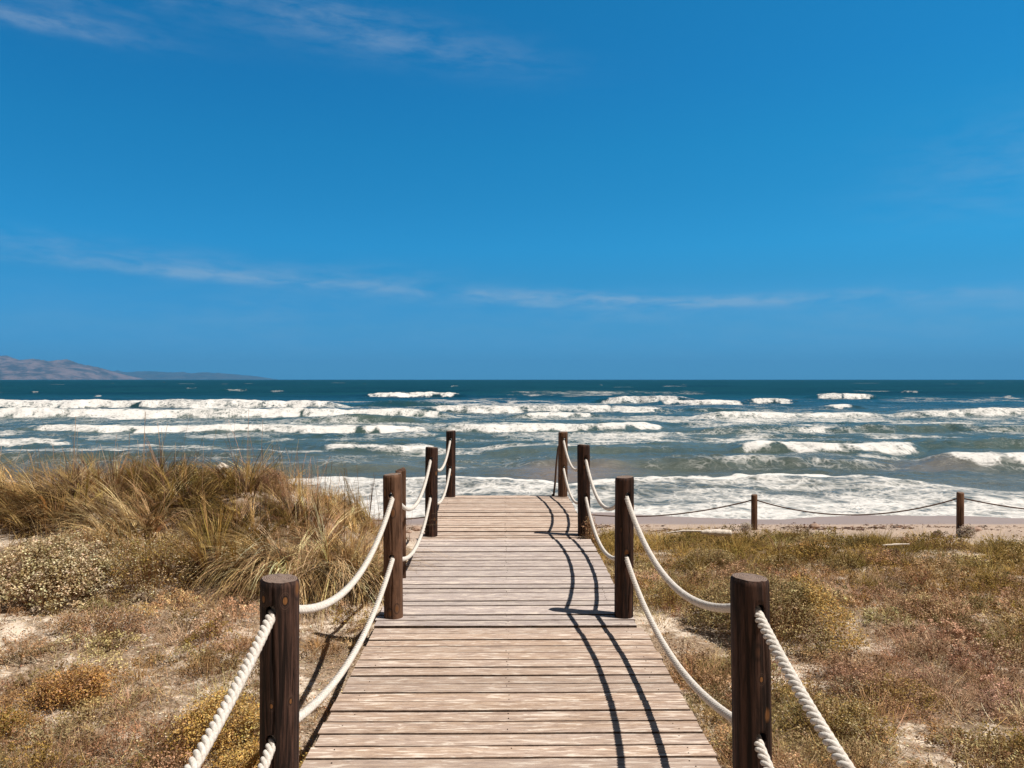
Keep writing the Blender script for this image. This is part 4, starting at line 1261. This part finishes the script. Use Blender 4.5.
# forked bleached branch on the crest
a = P(214, 483, 7.9); b = P(221, 470, 7.85); c_ = P(225, 463, 7.85)
root = empty('driftwood_branch', a)
tag(root, 'bleached broken branch sticking out of the grass on the mound crest', 'driftwood')
for nm, pts, rads in (('stem', [a, b, c_], [.022, .03, .045, .03]), ('fork', [b, P(227, 467, 7.8), P(228.5, 465.5, 7.8)], [.02, .022, .012]), ('fork', [b + Vector((0.02, 0, -.02)), P(225, 474, 7.8), P(226, 480, 7.8)], [.012, .014, .01])):
    o = stick(nm, pts, rads, M_drift, None, None)
    o.parent = root
    o.location = o.location - a


def rock(px, py, d, s, label, mat, name='beach_stone', seed=1, flat=.6, group=None, catg='stone'):
    p = P(px, py, d)
    p.z = float(ground_z(p.x, p.y)) + s * flat * .35
    bm = bmesh.new()
    bmesh.ops.create_icosphere(bm, subdivisions=3, radius=1)
    for v in bm.verts:
        f = .75 + .5 * float(fbm(v.co.x * 1.6 + seed, v.co.y * 1.6 + v.co.z * 2.1, seed, 3))
        v.co = Vector((v.co.x * s, v.co.y * s * .8, v.co.z * s * flat)) * f
    me = bpy.data.meshes.new(name); bm.to_mesh(me); bm.free(); me.materials.append(mat)
    o = bpy.data.objects.new(name, me); COL.objects.link(o); o.location = p
    return tag(o, label, catg, group)


rock(816, 522, 11.9, .085, 'reddish stone lying alone on the wet sand between the fence posts', M_rock, seed=3)
rock(939, 536, 10.4, .07, 'dark stump of driftwood in the sand left of the farther right fence post', M_dark_wood, 'driftwood_stump', 5, 1.0, catg='driftwood')
rock(979, 524, 11.3, .10, 'brown stone on the sand right of the farther right fence post', M_rock, seed=8, flat=.4)
rock(416, 525, 11.6, .08, 'brown stone on the sand behind the third left post', M_rock, seed=12, flat=.5)
rock(408, 527, 11.3, .06, 'smaller brown stone on the sand left of the third left post', M_rock, seed=14, flat=.5)
rock(981, 648, 5.2, .035, 'pale stone half buried in the dry scrub at the right', M_drift, seed=18, flat=.5)

n = 9000
r_ = np.random.default_rng(91)
x = r_.uniform(-7, 11, n); y = 11.75 + .35 * (fbm(x * .6, x * 0, 41, 3) - .5) * 2 + r_.normal(0, .45, n) * .6
k = (y > veg_edge(x, y)) & (y < 12.8) & (fbm(x * 1.5, y * 4, 42, 3) > .50)
x, y = x[k], y[k]; n = len(x)
V, F, Cc = leaves(np.stack([x, y, ground_z(x, y) + .006], -1), r_.uniform(.02, .13, n) * r_.uniform(.3, 1, n), palette([(.06, .03, .02), (.12, .06, .04), (.2, .11, .07)], n, r_), r_, 0, .6)
V[:, 2] = ground_z(V[:, 0], V[:, 1]) + .004 + np.abs(V[:, 2] - ground_z(V[:, 0], V[:, 1])) * .4
tag(mesh_np('seaweed_debris', V, F, M_leaf, col=Cc), 'line of dry seaweed scraps along the sand', 'seaweed', kind='stuff')

# ------------------------------------------------------------------ haze
HZ = 5.0e-5
m_, t = new_mat('sea_haze')
vol = t.n('ShaderNodeVolumePrincipled', {'Color': (0.13, 0.52, 1.0, 1), 'Density': HZ, 'Anisotropy': 0.0})
t.n('ShaderNodeOutputMaterial', {'Volume': vol})
x0, x1, y0, y1, z0, z1 = -48000., 48000., -400., 27000., -27., 620.
V = np.array([(x, y, z) for z in (z0, z1) for x, y in ((x0, y0), (x1, y0), (x1, y1), (x0, y1))])
F = np.array([(0, 3, 2, 1), (4, 5, 6, 7), (0, 1, 5, 4), (1, 2, 6, 5), (2, 3, 7, 6), (3, 0, 4, 7)])
tag(mesh_np('haze', V, F, m_), kind='stuff')
